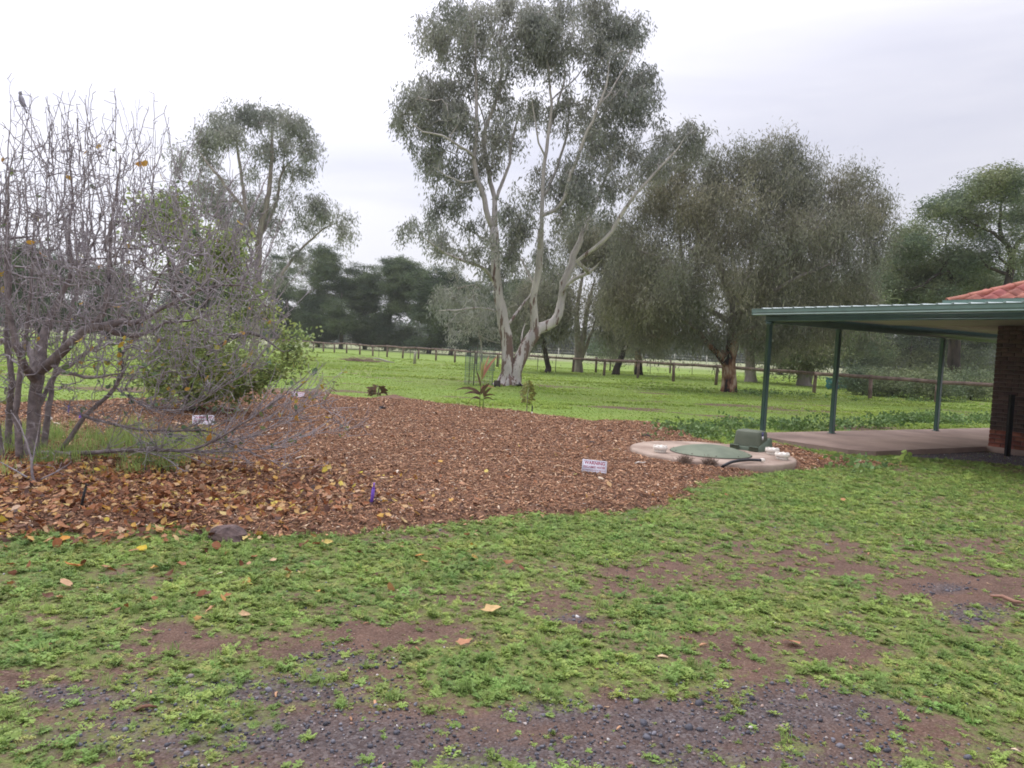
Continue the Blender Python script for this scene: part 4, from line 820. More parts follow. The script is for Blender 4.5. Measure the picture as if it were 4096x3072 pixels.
for k, (lab, tk, poly, Yp, n) in enumerate(PN):
    bx = c8(tk); hx = c8((tk[0], 0)); b_ = P(bx[0], 1390, Yp); top = c8(min(poly, key=lambda p: p[1]))
    tp = P(*top, Yp); base = np.array([b_[0], Yp, -0.1]); H_ = tp[2]
    mid = np.array([0.6 * base[0] + 0.4 * tp[0], Yp, H_ * 0.5])
    lim = [np.array([np.append(base, .42), np.append(base + (mid - base) * 0.1, .34), np.append(mid, .24), np.append(tp - np.array([0, 0, H_ * 0.08]), .05)])]
    T = clump(poly_targets([c8(p) for p in poly], int(n / 2.1), Yp, 4.2, hole=0.45, hs=0.24, seed=70 + k), 5, (0.75, 0.75, 0.42), 30 + k)
    make_tree('pine_tree', lab, base[:2], lim, T, dark_bark, 'pine', pine_spr, 3, (0.4, 0.4, 0.16), 0.95, r0=0.02, seg=1.0, jit=0.08, up=0.1, pen=0.3, thick=0.1, seed=90 + k, step=1.0, group='pines in the far row', sides=(6, 3))
# far woodland on the skyline
far_leaf = mat('far_foliage', (0.10, 0.125, 0.085), col2=(0.07, 0.085, 0.065), scale=0.05, bump=0, rand=0.25)
far_spr = [leafset('far_spray', 40, (3.2, 3.2, 2.0), 1.6, 0.9, 0.0, far_leaf, 360 + k) for k in range(3)]
r = np.random.default_rng(5); n = 5200; X = r.uniform(-280, 280, n); Y = 240 + r.uniform(0, 60, n); hgt = 2.0 + 9 * fbm(X * 0.03, Y * 0.02, s=95)
Zf = r.uniform(0, 1, n) * hgt
tag(scatter('distant_woodland', 'far', far_spr, np.stack([X, Y, Zf], -1), r.uniform(0, 6.28, (n, 3)), r.uniform(0.7, 1.4, n), seed=9), 'low distant woodland along the horizon')

# --- citrus like green tree behind the bare one ---------------------------
PC = [(290, 580), (300, 470), (345, 415), (400, 420), (450, 450), (500, 510), (520, 590), (560, 640), (600, 700), (655, 740), (650, 795), (600, 810), (560, 830), (520, 860), (440, 880), (340, 870), (300, 800), (280, 650)]
T = poly_targets([f1(p) for p in PC], 430, 14.2, 1.7, hole=0.50, hs=1.0, seed=4)
make_tree('citrus_tree', 'bushy green leafy tree with yellowish new growth behind the bare tree', G(760, 1640)[:2],
          [px_limb([(760, 1650, 0, .11), (755, 1560, 0, .10), (740, 1400, 0, .08), (700, 1200, 0, .06), (660, 950, 0, .03)], 14.2), px_limb([(750, 1540, 0, .08), (850, 1400, -.4, .06), (1000, 1330, -.6, .04), (1120, 1400, -.7, .02)], 14.2), px_limb([(745, 1480, 0, .07), (600, 1300, .3, .05), (500, 1100, .4, .03)], 14.2), px_limb([(740, 1400, 0, .06), (850, 1150, .4, .04), (930, 1000, .5, .02)], 14.2)],
          T, grey_bark, 'citrus', cit_spr, 4, (0.11, 0.11, 0.10), 1.0, r0=0.0045, seg=0.2, jit=0.02, thick=0.02, seed=31, step=0.2)
PC2 = [(-60, 560), (60, 540), (160, 560), (230, 620), (240, 760), (200, 840), (60, 860), (-80, 860)]

# --- bare quince tree ------------------------------------------------------
YQ = 8.6
c2 = lambda p: (0.6632 * p[0], 1000 + 0.6632 * p[1])
def LQ(*p): return px_limb(p, YQ, c2)
QL = [LQ((190, 1290, 0, .10), (195, 1150, 0, .078), (205, 1000, 0, .07), (215, 850, 0, .068), (235, 720, 0, .068), (250, 600, .1, .06), (300, 420, .2, .045), (380, 260, .3, .033), (430, 100, .3, .024), (415, -120, .3, .016), (440, -330, .3, .011), (425, -500, .3, .008), (452, -650, .3, .004)),
      LQ((235, 730, 0, .062), (300, 690, -.1, .058), (360, 630, -.2, .054), (430, 550, -.3, .05), (500, 490, -.3, .048), (570, 462, -.3, .045), (650, 455, -.3, .045), (740, 430, -.2, .04), (830, 440, -.1, .03), (920, 380, 0, .022), (1080, 300, 0, .017), (1250, 230, 0, .014), (1400, 212, 0, .012), (1500, 230, 0, .009), (1600, 330, 0, .007), (1720, 400, 0, .004)),
      LQ((225, 720, 0, .06), (180, 620, .2, .05), (60, 560, .4, .045), (-60, 540, .5, .04)), LQ((215, 800, 0, .05), (120, 640, -.4, .04), (60, 400, -.5, .03), (40, 100, -.5, .02), (50, -400, -.5, .012)),
      LQ((560, 465, -.3, .05), (610, 400, -.3, .035), (640, 320, -.4, .03), (660, 100, -.4, .022), (680, -200, -.4, .016), (720, -520, -.4, .008)),
      LQ((650, 470, -.3, .04), (760, 520, -.1, .03), (880, 500, 0, .022), (1000, 440, .1, .018), (1150, 420, .1, .012), (1300, 380, .1, .008)),
      LQ((360, 1220, .2, .045), (430, 1120, .2, .04), (505, 1010, .2, .038), (600, 920, .2, .036), (695, 830, .2, .034), (735, 740, .2, .033), (740, 620, .2, .03), (790, 560, .3, .025), (900, 300, .4, .02), (1000, 100, .4, .014), (1150, -80, .4, .008)),
      LQ((500, 1000, .2, .03), (650, 1045, 0, .024), (850, 1080, -.1, .02), (1000, 1092, -.2, .018), (1250, 1090, -.3, .016), (1400, 1170, -.4, .013), (1560, 1240, -.5, .009), (1700, 1300, -.5, .004)),
      LQ((190, 1230, 0, .05), (500, 1222, -.1, .036), (850, 1206, -.3, .030), (1080, 1212, -.4, .026), (1180, 1200, -.4, .022), (1270, 1160, -.5, .019), (1400, 1090, -.6, .015), (1500, 1030, -.6, .012), (1700, 880, -.7, .009), (1860, 740, -.8, .004)),
      LQ((1080, 1212, -.4, .018), (1250, 1222, -.3, .015), (1420, 1208, -.2, .012), (1620, 1200, -.1, .008), (1800, 1130, 0, .006), (2060, 1090, 0, .003)),
      LQ((1400, 1090, -.6, .012), (1600, 1030, -.5, .009), (1780, 980, -.4, .007), (1880, 900, -.3, .004)), LQ((1270, 1160, -.5, .012), (1500, 1130, -.4, .009), (1720, 1010, -.3, .006), (1900, 940, -.2, .003)),
      LQ((700, 825, .2, .022), (760, 880, 0, .018), (900, 950, -.2, .015), (1100, 960, -.3, .011), (1300, 840, -.4, .008), (1450, 700, -.4, .006), (1560, 620, -.4, .003)),
      LQ((1000, 1215, -.3, .014), (900, 1190, -.5, .012), (880, 1260, -.6, .010), (855, 1380, -.7, .006)), LQ((850, 1200, -.3, .012), (1000, 1260, -.6, .010), (1080, 1330, -.8, .008), (1150, 1400, -.9, .005)),
      LQ((300, 690, -.1, .03), (420, 740, -.4, .025), (560, 770, -.5, .02), (720, 745, -.6, .012)), LQ((205, 1000, 0, .04), (330, 760, .3, .03), (420, 700, .5, .024), (560, 600, .6, .018), (700, 560, .6, .012))]
for q in QL[6:]: q[:, 3] *= 0.72
QL += [LQ((60, 1290, .3, .05), (50, 1050, .3, .04), (70, 800, .2, .034), (40, 500, .2, .026), (60, 150, .1, .016), (30, -300, 0, .007)), LQ((120, 1290, -.3, .045), (100, 1000, -.4, .036), (130, 700, -.4, .028), (180, 350, -.4, .018), (200, -100, -.4, .008)), LQ((250, 1260, .4, .045), (290, 1000, .5, .036), (330, 750, .6, .028), (420, 400, .7, .018), (520, 50, .7, .010), (560, -300, .7, .005)), LQ((20, 1280, -.2, .04), (-40, 900, -.2, .03), (-20, 500, -.1, .02), (0, 0, 0, .01))]
shoots = [(35, 330), (90, 425), (140, 560), (195, 440), (275, 390), (345, 400), (310, 560), (450, 450), (505, 520), (620, 510), (605, 610), (560, 640), (240, 620), (400, 640), (480, 700), (700, 740), (60, 520), (160, 700), (370, 560), (530, 760), (10, 560), (770, 760), (250, 480), (430, 560)]
for (sx, sy) in shoots:
    b0 = sx + rng.normal(10, 40); b1 = rng.uniform(880, 1100); dy_ = rng.uniform(-.8, .8)
    if sx == 90: QL.append(px_limb([(110, 1000, -.3, .014), (105, 800, -.3, .010), (92, 600, -.3, .006), (90, 425, -.3, .0028)], YQ)); continue
    QL.append(px_limb([(b0, b1, dy_, .013), (sx + rng.normal(0, 15), (b1 + sy) / 2 + 60, dy_, .0085), (sx + rng.normal(0, 10), sy + 120, dy_, .005), (sx, sy, dy_, .0022)], YQ))
PQ = [(-120, 440), (20, 330), (80, 300), (150, 290), (250, 290), (330, 320), (420, 400), (490, 440), (560, 520), (580, 620), (620, 700), (590, 780), (540, 830), (430, 850), (300, 880), (150, 900), (-120, 900)]
T = np.concatenate([poly_targets([f1(p) for p in PQ], 2300, YQ, 1.5), poly_targets([f1(p) for p in [(-100, 480), (300, 430), (520, 520), (600, 640), (560, 800), (300, 860), (-100, 860)]], 900, YQ, 1.5)])
qroot = thing('quince_tree', 'bare grey twiggy tree with a few last leaves at the left of the mulch', 'tree', (G(125, 1850)[0], G(125, 1850)[1], 0))
sk = Skel(120000)
for j, lb in enumerate(QL): sk.limb(lb, 0.1, root=(j == 0), jit=0.006)
LIMB_N = sk.n
tips = sk.grow(T, 0.075, 0.011, 0.22, 0.7)
# upright whips
for i in rng.choice(tips, 1000):
    p = sk.P[i].copy()
    if p[2] < 1.1 or p[0] > -1.5: continue
    L = rng.uniform(0.12, 0.85); m_ = int(L / 0.07) + 2; sk.nc += 1; par = i; d = np.array([rng.normal(0, 0.3) + (0.35 if p[0] > -3.6 else 0), rng.normal(0, 0.3), 1.0])
    for k in range(m_):
        p = p + d / np.linalg.norm(d) * L / m_ + rng.normal(0, 0.007, 3); par = sk.node(p, par, 0, sk.nc)
# forward pointing side twigs on the low limbs
lowi = [i for i in range(LIMB_N) if sk.par[i] >= 0 and sk.P[i][2] < 1.0 and sk.rmin[i] < 0.025 and sk.P[i][0] > -5.2]
for i in rng.choice(lowi, 330):
    d = sk.P[i] - sk.P[sk.par[i]]; d = d / (np.linalg.norm(d) + 1e-9) + rng.normal(0, 0.42, 3) + np.array([0, 0, 0.22]); d /= np.linalg.norm(d); L = rng.uniform(0.12, 0.6); p = sk.P[i].copy(); sk.nc += 1; par = i
    for k in range(int(L / 0.06) + 2):
        p = p + d * 0.06 + rng.normal(0, 0.005, 3); d = d + np.array([0, 0, 0.03]); d /= np.linalg.norm(d)
        if p[2] < 0.12: break
        par = sk.node(p, par, 0, sk.nc)
# short side spurs
n0 = sk.n; cand = rng.choice(np.where(sk.rmin[:n0] < 0.02)[0], 5200)
for i in cand:
    p = sk.P[i]; d = rng.normal(0, 1, 3); d[2] += 0.5; d /= np.linalg.norm(d); L = rng.uniform(0.03, 0.16); sk.nc += 1
    j = sk.node(p + d * L * 0.5, i, 0, sk.nc); sk.node(p + d * L + rng.normal(0, 0.01, 3), j, 0, sk.nc)
sk.radii(0.0036, 0.28); A, B = sk.tubes(0.02, (8, 3))
A.build('trunk', mat('quince_trunk_bark', (0.30, 0.255, 0.25), col2=(0.15, 0.125, 0.125), scale=12, bump=0.9, bscale=50), qroot, sm=True); B.build('branches', quince_bark, qroot, sm=True, kind='stuff')
ql_m = ramp_mat('quince_leaf', [(0.0, (0.10, 0.17, 0.09)), (0.4, (0.17, 0.25, 0.11)), (0.6, (0.30, 0.34, 0.10)), (0.75, (0.55, 0.42, 0.06)), (1.0, (0.52, 0.26, 0.06))], rough=0.5, trans=0.3, val=0.1)
qleaf = [dleaf(400 + k, ql_m, False) for k in range(4)]
low_ = np.where((sk.P[:sk.n, 2] < 1.5) & (sk.P[:sk.n, 2] > 0.3) & (sk.r[:sk.n] < 0.008) & (sk.P[:sk.n, 0] > -5.0))[0]
ti = np.concatenate([rng.choice(tips, 260), rng.choice(low_, 170)]); Q = sk.P[ti]; zc = Q[:, 2]; kk = rng.uniform(0, 1, len(Q)) < np.where(zc < 1.7, 1.0, 0.45); Q = Q[kk]; n = len(Q)
scatter('leaves', 'qleaf', qleaf, Q, rng.uniform(-1.3, 1.3, (n, 3)) + np.stack([np.zeros(n), np.zeros(n), rng.uniform(0, 6, n)], -1), rng.uniform(0.035, 0.075, n), qroot, 'stuff', 3)
# second leafless shrub with crossing stems, low at the front left
lroot = thing('dead_shrub', 'small dead shrub with pale broken twigs in front of the bare tree', 'shrub', (G(140, 1950)[0], G(140, 1950)[1], 0))
YD = G(140, 1950)[1]; sk2 = Skel(4000)
for j, lb in enumerate([px_limb([(140, 1960, 0, .014), (132, 1900, 0, .013), (120, 1820, 0, .010), (80, 1700, 0, .006), (50, 1650, 0, .003)], YD), px_limb([(136, 1925, 0, .010), (60, 1880, 0, .007), (0, 1850, 0, .005)], YD), px_limb([(136, 1930, 0, .010), (200, 1900, 0, .007), (250, 1875, 0, .006), (280, 1850, 0, .003)], YD), px_limb([(136, 1925, 0, .009), (90, 1950, -.1, .007), (0, 2010, -.2, .004)], YD), px_limb([(140, 1925, 0, .009), (165, 1975, -.1, .007), (178, 2010, -.1, .005)], YD), px_limb([(125, 1860, 0, .008), (150, 1750, .1, .005), (160, 1680, .1, .003)], YD)]): sk2.limb(lb, 0.06, root=(j == 0), jit=0.004)
sk2.grow(poly_targets([(0, 1640), (160, 1700), (290, 1820), (270, 1900), (0, 1900)], 60, YD, 0.3), 0.06, 0.006); sk2.radii(0.0018, 0.36); A, B = sk2.tubes(0.0001, (4, 3)); A.build('stems', quince_bark, lroot, sm=True, kind='stuff')
# tall grass under the tree
tall = [tuft(170 + k, grass_m, 26, 0.34, 0.007, 0.55) for k in range(3)]
def ftall(X, Y):
    px, py = pix(X, Y); px /= S; py /= S
    return smooth(1.2, 0.6, np.hypot((px - 170) / 340, (py - 990) / 60)) * 0.9 * smooth(0.35, 0.6, fbm(X * 1.8, Y * 1.8, s=88))
X, Y, r = sample(3600, (-9, 0), (6.5, 12.5), ftall, 19); n = len(X)
tag(scatter('long_grass', 'tall', tall, np.stack([X, Y, np.zeros(n)], -1), np.stack([r.normal(0, 0.1, n), r.normal(0, 0.1, n), r.uniform(0, 6.28, n)], -1), r.uniform(0.5, 1.15, n), seed=7), 'long green grass growing round the foot of the bare tree')
HAZE = 0.00038
# ------------------------------------------------------------------ rail fence
wood_m = mat('weathered_timber', (0.26, 0.185, 0.16), col2=(0.13, 0.09, 0.078), scale=3, bump=0.6, bscale=30, stretch=(1, 1, 1), rough=0.9)
A0 = G(1250, 1403)[:2]; A1 = G(3480, 1594)[:2]; A2 = G(3743, 1612)[:2]
def on_line(px, a, b):
    d = ray(px, 1480)[:2]; M2 = np.array([[d[0], -(b - a)[0]], [d[1], -(b - a)[1]]]); t = np.linalg.solve(M2, a)[0]; return d * t
posts_px = [1130, 1190, 1250, 1291, 1335, 1384, 1437, 1489, 1546, 1608, 1671, 1742, 1818, 1902, 1988, 2079, 2190, 2291, 2417, 2553, 2696, 2867]
pts = [on_line(q, A0, A1) for q in posts_px]
last = pts[-1]; pts += [G(3255, 1573)[:2], A1, G(3743, 1614)[:2]]
dirn = (pts[-1] - pts[-2]); pts += [pts[-1] + dirn * 0.98, pts[-1] + dirn * 1.95]
fence = thing('rail_fence', 'long weathered timber post and rail fence crossing the paddock', 'fence', (*pts[12], 0))
r = np.random.default_rng(33); tops = []
for k, p in enumerate(pts):
    z0 = float(gz(np.array([p[0]]), np.array([p[1]]))[0]); hgt = 1.12 + r.uniform(-0.03, 0.05); le = r.normal(0, 0.035, 2)
    b = MB(); b.tube([(p[0], p[1], z0 - 0.2), (p[0] + le[0] * .5, p[1] + le[1] * .5, z0 + hgt * 0.5), (p[0] + le[0], p[1] + le[1], z0 + hgt)], [0.095, 0.088, 0.082], 8); b.build('post', wood_m, fence, sm=False)
    tops.append(np.array([p[0] + le[0], p[1] + le[1], z0 + hgt - 0.10]))
for k in range(len(tops) - 1):
    a, c_ = tops[k], tops[k + 1]; d = c_ - a; L = np.linalg.norm(d); d = d / L; sd_ = np.cross(d, [0, 0, 1.0]); off = -sd_ * 0.0
    u = np.cross(sd_, d); hh = 0.085 * r.uniform(0.9, 1.1); n_ = 5; V = []
    side = np.array([-d[1], d[0], 0.0]); side = side * (-0.115 if side[1] > 0 else 0.115)
    for t_ in np.linspace(0.02, L - 0.02, n_):
        c0 = a + d * t_ + side + np.array([0, 0, r.normal(0, 0.008)])
        for (q1, q2) in ((-1, -1), (1, -1), (1, 1), (-1, 1)): V.append(c0 + sd_ * 0.03 * q1 + u * hh * q2)
    Fq = [(j * 4 + q, j * 4 + (q + 1) % 4, j * 4 + 4 + (q + 1) % 4, j * 4 + 4 + q) for j in range(n_ - 1) for q in range(4)] + [(3, 2, 1, 0), (n_ * 4 - 4, n_ * 4 - 3, n_ * 4 - 2, n_ * 4 - 1)]
    link('rail', mesh('rail', V, [Fq], wood_m), fence)
# wire fence with steel pickets just behind it
steel_m = mat('rusty_steel', (0.075, 0.055, 0.05), var=0.3, scale=20, bump=0.2)
wf = thing('wire_fence', 'thin wire fence on dark steel pickets behind the timber rails', 'fence', (*G(2150, 1485)[:2], 0))
wp = []
for (px_, py_) in [(1515, 1434), (1640, 1440), (1861, 1464), (1995, 1470), (2150, 1482), (2221, 1491), (2300, 1489), (2536, 1490), (2600, 1495), (2768, 1500), (2858, 1502), (3158, 1533), (3420, 1552), (3640, 1566)]:
    g = G(px_, py_); wp.append(g)
    b = MB(); b.tube([(g[0], g[1], -0.1), (g[0] + r.normal(0, 0.02), g[1], 1.2)], 0.022, 4); b.build('picket', steel_m, wf)
for zz in (0.35, 0.65, 0.95, 1.15):
    b = MB(); b.tube([(g[0], g[1], zz) for g in wp], 0.004, 3); b.build('wire', steel_m, wf)
# short timber posts of the cross fence behind
cf = thing('short_post_row', 'row of short grey timber posts standing in the far paddock', 'posts', (*G(2383, 1490)[:2], 0))
for (px_, py_) in [(2383, 1490), (2680, 1492), (1376, 1388), (1548, 1392), (1712, 1400), (1820, 1404)]:
    g = G(px_, py_); b = MB(); b.tube([(g[0], g[1], -0.1), (g[0], g[1], 1.15)], 0.09, 7); b.build('post', wood_m, cf)
white_m = mat('pale_paint', (0.62, 0.60, 0.55), var=0.15, scale=8, bump=0.2)
pf = thing('pale_post_fence', 'distant fence of slim pale posts beyond the pines', 'fence', (*G(1700, 1388)[:2], 0)); wp = []
for px_ in [1180, 1290, 1404, 1505, 1563, 1606, 1699, 1770, 1875, 1960, 2110, 2235, 2345, 2450, 2570, 2700, 2830, 3010, 3150, 3300, 3500]:
    g = P(px_, 1395, 128); g[2] = 0; wp.append(g); b = MB(); b.tube([(g[0], g[1], -0.2), (g[0], g[1], 1.9)], 0.075, 5); b.build('post', white_m, pf)
for zz in (0.5, 1.1, 1.6):
    b = MB(); b.tube([(g[0], g[1], zz) for g in wp], 0.02, 3); b.build('wire', white_m, pf)
g = G(1658, 1456); po = thing('stub_post', 'pale lichened stub post standing alone in the grass', 'post', (g[0], g[1], 0)); b = MB(); b.tube([(0, 0, -0.1), (0.01, 0, 0.6), (0.02, 0, 0.93)], [.11, .10, .095], 9); b.build('shaft', mat('lichen_wood', (0.50, 0.47, 0.38), col2=(0.26, 0.23, 0.19), scale=14, bump=0.5), po, True)
# heap of dry brush and a fallen pole
g = G(1455, 1446); bh = thing('brush_heap', 'low heap of dry reddish brushwood on the grass', 'brush heap', (g[0], g[1], 0)); b = MB(); r = np.random.default_rng(8)
for k in range(240):
    a_ = r.uniform(0, 6.28); q = r.uniform(0, 1) ** 0.6; p0 = np.array([math.cos(a_) * q * 1.3, math.sin(a_) * q * 0.8, 0.0]); d = r.normal(0, 1, 3) * [0.6, 0.5, 0.22]; d[2] = abs(d[2]); b.tube([p0, p0 + d * 0.5 + [0, 0, 0.08], p0 + d * 0.9], [0.012, 0.008, 0.004], 3, cap=False)
b.build('sticks', mat('dry_brush', (0.27, 0.17, 0.15), var=0.3), bh, True, kind='stuff')
fb = thing('fallen_branch', 'bent pale branch lying beyond the brush heap', 'branch', (*G(1530, 1443)[:2], 0)); b = MB(); b.tube([P(1492, 1432, 51), P(1520, 1436, 50.6), P(1550, 1446, 50.2), P(1578, 1450, 50)], [0.03, 0.06, 0.055, 0.03], 6); b.build('bough', pale_bark, fb, sm=True)

# ------------------------------------------------------------------ wire tree guard
def guard(c, rad, h, label, seed):
    t_ = thing('tree_guard', label, 'tree guard', (c[0], c[1], 0)); wm = mat('galvanised_wire', (0.16, 0.22, 0.19), var=0.2, bump=0, metal=0.3, rough=0.5); r = np.random.default_rng(seed)
    b = MB()
    for k in range(26):
        a_ = k / 26 * 6.283; b.tube([(rad * math.cos(a_), rad * math.sin(a_), 0), (rad * math.cos(a_) * 1.01, rad * math.sin(a_) * 1.01, h * r.uniform(0.97, 1.03))], 0.0045, 3, cap=False)
    for z in np.arange(0.03, h, 0.085):
        b.tube([(rad * math.cos(a_), rad * math.sin(a_), z) for a_ in np.linspace(0, 6.283, 30)], 0.0045, 3, cap=False)
    b.build('mesh_ring', wm, t_, True, kind='stuff')
    for a_ in (0.2, 2.4, 4.4):
        b = MB(); b.tube([(rad * math.cos(a_), rad * math.sin(a_), -0.1), (rad * math.cos(a_), rad * math.sin(a_), h + 0.15)], 0.016, 4); b.build('picket', steel_m, t_, True)
guard(G(1914, 1542), 0.56, 1.3, 'green wire mesh tree guard left of the pale twin trunks', 1)
guard(G(1925, 1482), 0.85, 1.5, 'larger wire mesh guard round the small bare tree', 2)
g = G(1921, 1478)
T = np.concatenate([poly_targets([c3(p) for p in [(1330, 430), (1450, 420), (1570, 560), (1560, 740), (1480, 700), (1400, 640)]], 60, g[1], 1.0), poly_targets([c3(p) for p in [(1100, 470), (1200, 420), (1330, 430), (1420, 470), (1400, 560), (1300, 700), (1260, 700), (1200, 580)]], 40, g[1], 1.0)])
make_tree('sapling', 'small thin tree with sparse branches inside the wire guard', g[:2], [px_limb([(1460, 930, 0, .10), (1462, 880, 0, .08), (1465, 790, 0, .06), (1450, 700, 0, .045), (1440, 640, 0, .03)], g[1], c3), px_limb([(1455, 700, 0, .04), (1520, 735, 0, .03), (1580, 740, 0, .02)], g[1], c3), px_limb([(1462, 860, 0, .04), (1445, 800, 0, .03), (1440, 780, 0, .02)], g[1], c3)],
          T, pale_bark, 'gum', gum_spr, 2, (0.25, 0.25, 0.2), 1.1, r0=0.012, seg=0.3, thick=0.03, seed=34)

# ------------------------------------------------------------------ veranda
ang = math.radians(30)
green_m = mat('painted_steel_green', (0.060, 0.115, 0.105), var=0.10, scale=4, bump=0.05, rough=0.35, spec=0.5)
green_l = mat('painted_gutter_green', (0.125, 0.20, 0.17), var=0.08, scale=4, bump=0.05, rough=0.35, spec=0.5)
roof_m = mat('roof_sheet', (0.50, 0.56, 0.54), var=0.08, scale=4, bump=0, rough=0.4, spec=0.5, metal=0.2)
soff_m = mat('soffit_lining', (0.36, 0.335, 0.30), var=0.06, scale=3, bump=0, rough=0.8)
ver = thing('veranda', 'green steel veranda with slim posts and a flat roof beside the brick house', 'veranda', (HX[0], HX[1], 0), ang)
def VB(name, m, *bx, bev=0.0, par=None):
    b = MB()
    for q in bx: b.box(*q, bev=bev)
    return b.build(name, m, par or ver, True)
def vpost(x, y):
    b = MB(); b.box(x - .045, x + .045, y - .045, y + .045, 0.09, 2.365, bev=0.008); q = b.build('post', green_m, ver, True)
    b = MB(); b.box(x - .065, x + .065, y - .065, y + .065, 0.085, 0.097); b.build('foot_plate', green_m, q, True)
    b = MB(); b.box(x - .055, x + .055, y - .052, y + .052, 2.30, 2.364); b.build('bracket', green_m, q, True)
vpost(0.06, 0.0); vpost(2.2, 0.0); vpost(6.08, 0.0); vpost(10.4, 0.0); vpost(0.06, -5.4); vpost(0.06, -9.2)
VB('beam', green_m, (0.0, 0.12, -9.4, 0.06, 2.368, 2.50), (-0.012, 0.0, -9.4, 0.075, 2.372, 2.392), (-0.012, 0.0, -9.4, 0.075, 2.482, 2.50))
VB('beam', green_m, (0.122, 10.6, -0.06, 0.06, 2.33, 2.53))
VB('beam', green_m, (3.72, 3.86, -2.2, -0.062, 2.52, 2.62))
# gutter: quad profile along the front edge
def extr(name, prof, y0, y1, m, par, thick=None):
    b = MB(); n_ = len(prof); V = [(x, y0, z) for x, z in prof] + [(x, y1, z) for x, z in prof]
    b.add(V, [(j, (j + 1) % n_, n_ + (j + 1) % n_, n_ + j) for j in range(n_)]); me = bpy.data.meshes.new(name)
    Vv = np.concatenate(b.V); me.from_pydata([tuple(v) for v in Vv], [], [tuple(int(a) for a in f) for f in b.F4[0]] + [tuple(range(n_))[::-1], tuple(range(n_, 2 * n_))]); me.materials.append(m); me.update()
    return link(name, me, par, True)
gp = [(-0.03, 2.475), (-0.155, 2.475), (-0.165, 2.49), (-0.155, 2.51), (-0.165, 2.53), (-0.165, 2.585), (-0.175, 2.60), (-0.160, 2.605), (-0.150, 2.59), (-0.150, 2.50), (-0.035, 2.50), (-0.035, 2.56), (-0.03, 2.56)]
extr('gutter', gp, -9.6, 0.27, green_l, ver)
VB('gutter_stop_end', green_l, (-0.170, -0.03, 0.271, 0.276, 2.472, 2.606))
# trapezoid roof sheeting, ribs run up the fall
b = MB(); ys = []; zz = []; y = 0.24
while y > -9.5:
    ys += [y, y - 0.13, y - 0.15, y - 0.18, y - 0.20]; zz += [0, 0, 0.036, 0.036, 0]; y -= 0.25
ys = np.array(ys); zz = np.array(zz); xs = [-0.10, 3.45]; z0 = [2.592, 2.785]; V = []
for x, z in zip(xs, z0):
    for dz in (0, -0.004): V += [(x, a_, z + h_ + dz) for a_, h_ in zip(ys, zz)]
n_ = len(ys); j = np.arange(n_ - 1); b.add(V, np.concatenate([np.stack([j, j + 1, 2 * n_ + j + 1, 2 * n_ + j], -1), np.stack([n_ + j, 3 * n_ + j, 3 * n_ + j + 1, n_ + j + 1], -1), np.stack([j, n_ + j, n_ + j + 1, j + 1], -1)])); b.build('roof_sheet', roof_m, ver, True)
VB('roof_sheet', roof_m, (3.46, 10.6, -1.6, 0.24, 2.60, 2.63))
VB('soffit', soff_m, (0.125, 3.9, -9.4, -0.065, 2.505, 2.52))
VB('soffit', soff_m, (3.905, 10.6, -2.28, -0.065, 2.535, 2.55))
VB('fascia', green_m, (-0.02, 10.6, 0.245, 0.262, 2.50, 2.60))
conc_m = mat('concrete_slab', (0.35, 0.25, 0.205), col2=(0.21, 0.145, 0.12), scale=0.9, bump=0.25, bscale=40, rough=0.75)
ns_ = len(SLAB); me = bpy.data.meshes.new('slab'); Lp = [(SLAB[k][0], SLAB[k][1]) for k in range(ns_)]
me.from_pydata([(x, y, -0.1) for x, y in Lp] + [(x, y, 0.085) for x, y in Lp], [], [tuple(range(ns_, 2 * ns_))] + [(k, (k + 1) % ns_, ns_ + (k + 1) % ns_, ns_ + k) for k in range(ns_)]); me.materials.append(conc_m); me.update()
import bmesh
bm = bmesh.new(); bm.from_mesh(me); bmesh.ops.recalc_face_normals(bm, faces=bm.faces); bm.to_mesh(me); bm.free()
tag(link('patio_slab', me), 'pinkish concrete slab under the veranda', kind='structure')

# ------------------------------------------------------------------ brick house
hs = thing('brick_house', 'brick house with a terracotta tiled hip roof at the right edge', 'house', (HX[0], HX[1], 0), ang)
mort_m = mat('mortar', (0.20, 0.165, 0.145), var=0.15, scale=20, bump=0.5)
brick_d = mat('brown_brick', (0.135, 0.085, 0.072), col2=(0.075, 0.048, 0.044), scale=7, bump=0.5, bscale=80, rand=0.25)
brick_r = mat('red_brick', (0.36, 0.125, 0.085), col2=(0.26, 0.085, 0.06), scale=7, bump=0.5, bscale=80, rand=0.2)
X0, Y0 = 3.94, -2.30
wl = VB('wall', mort_m, (X0 + 0.012, 11.5, -12.0, Y0 - 0.012, 0.06, 2.80), par=hs)
bme = {}
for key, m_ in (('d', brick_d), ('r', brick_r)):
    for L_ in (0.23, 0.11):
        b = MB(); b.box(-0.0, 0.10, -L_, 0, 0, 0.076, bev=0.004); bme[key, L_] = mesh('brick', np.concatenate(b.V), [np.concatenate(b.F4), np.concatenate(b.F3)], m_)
nb = 0; rest = {'d': MB(), 'r': MB()}; r = np.random.default_rng(4)
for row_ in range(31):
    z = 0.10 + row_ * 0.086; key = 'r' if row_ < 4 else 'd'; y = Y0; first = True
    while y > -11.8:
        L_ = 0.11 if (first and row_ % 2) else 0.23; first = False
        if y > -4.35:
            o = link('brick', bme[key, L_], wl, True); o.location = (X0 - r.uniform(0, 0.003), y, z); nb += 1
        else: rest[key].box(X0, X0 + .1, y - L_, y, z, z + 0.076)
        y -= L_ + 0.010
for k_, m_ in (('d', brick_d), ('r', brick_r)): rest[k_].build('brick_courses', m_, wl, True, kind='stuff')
VB('footing', conc_m, (X0 - 0.03, 11.5, -12, Y0 + 0.02, -0.1, 0.098), par=hs)
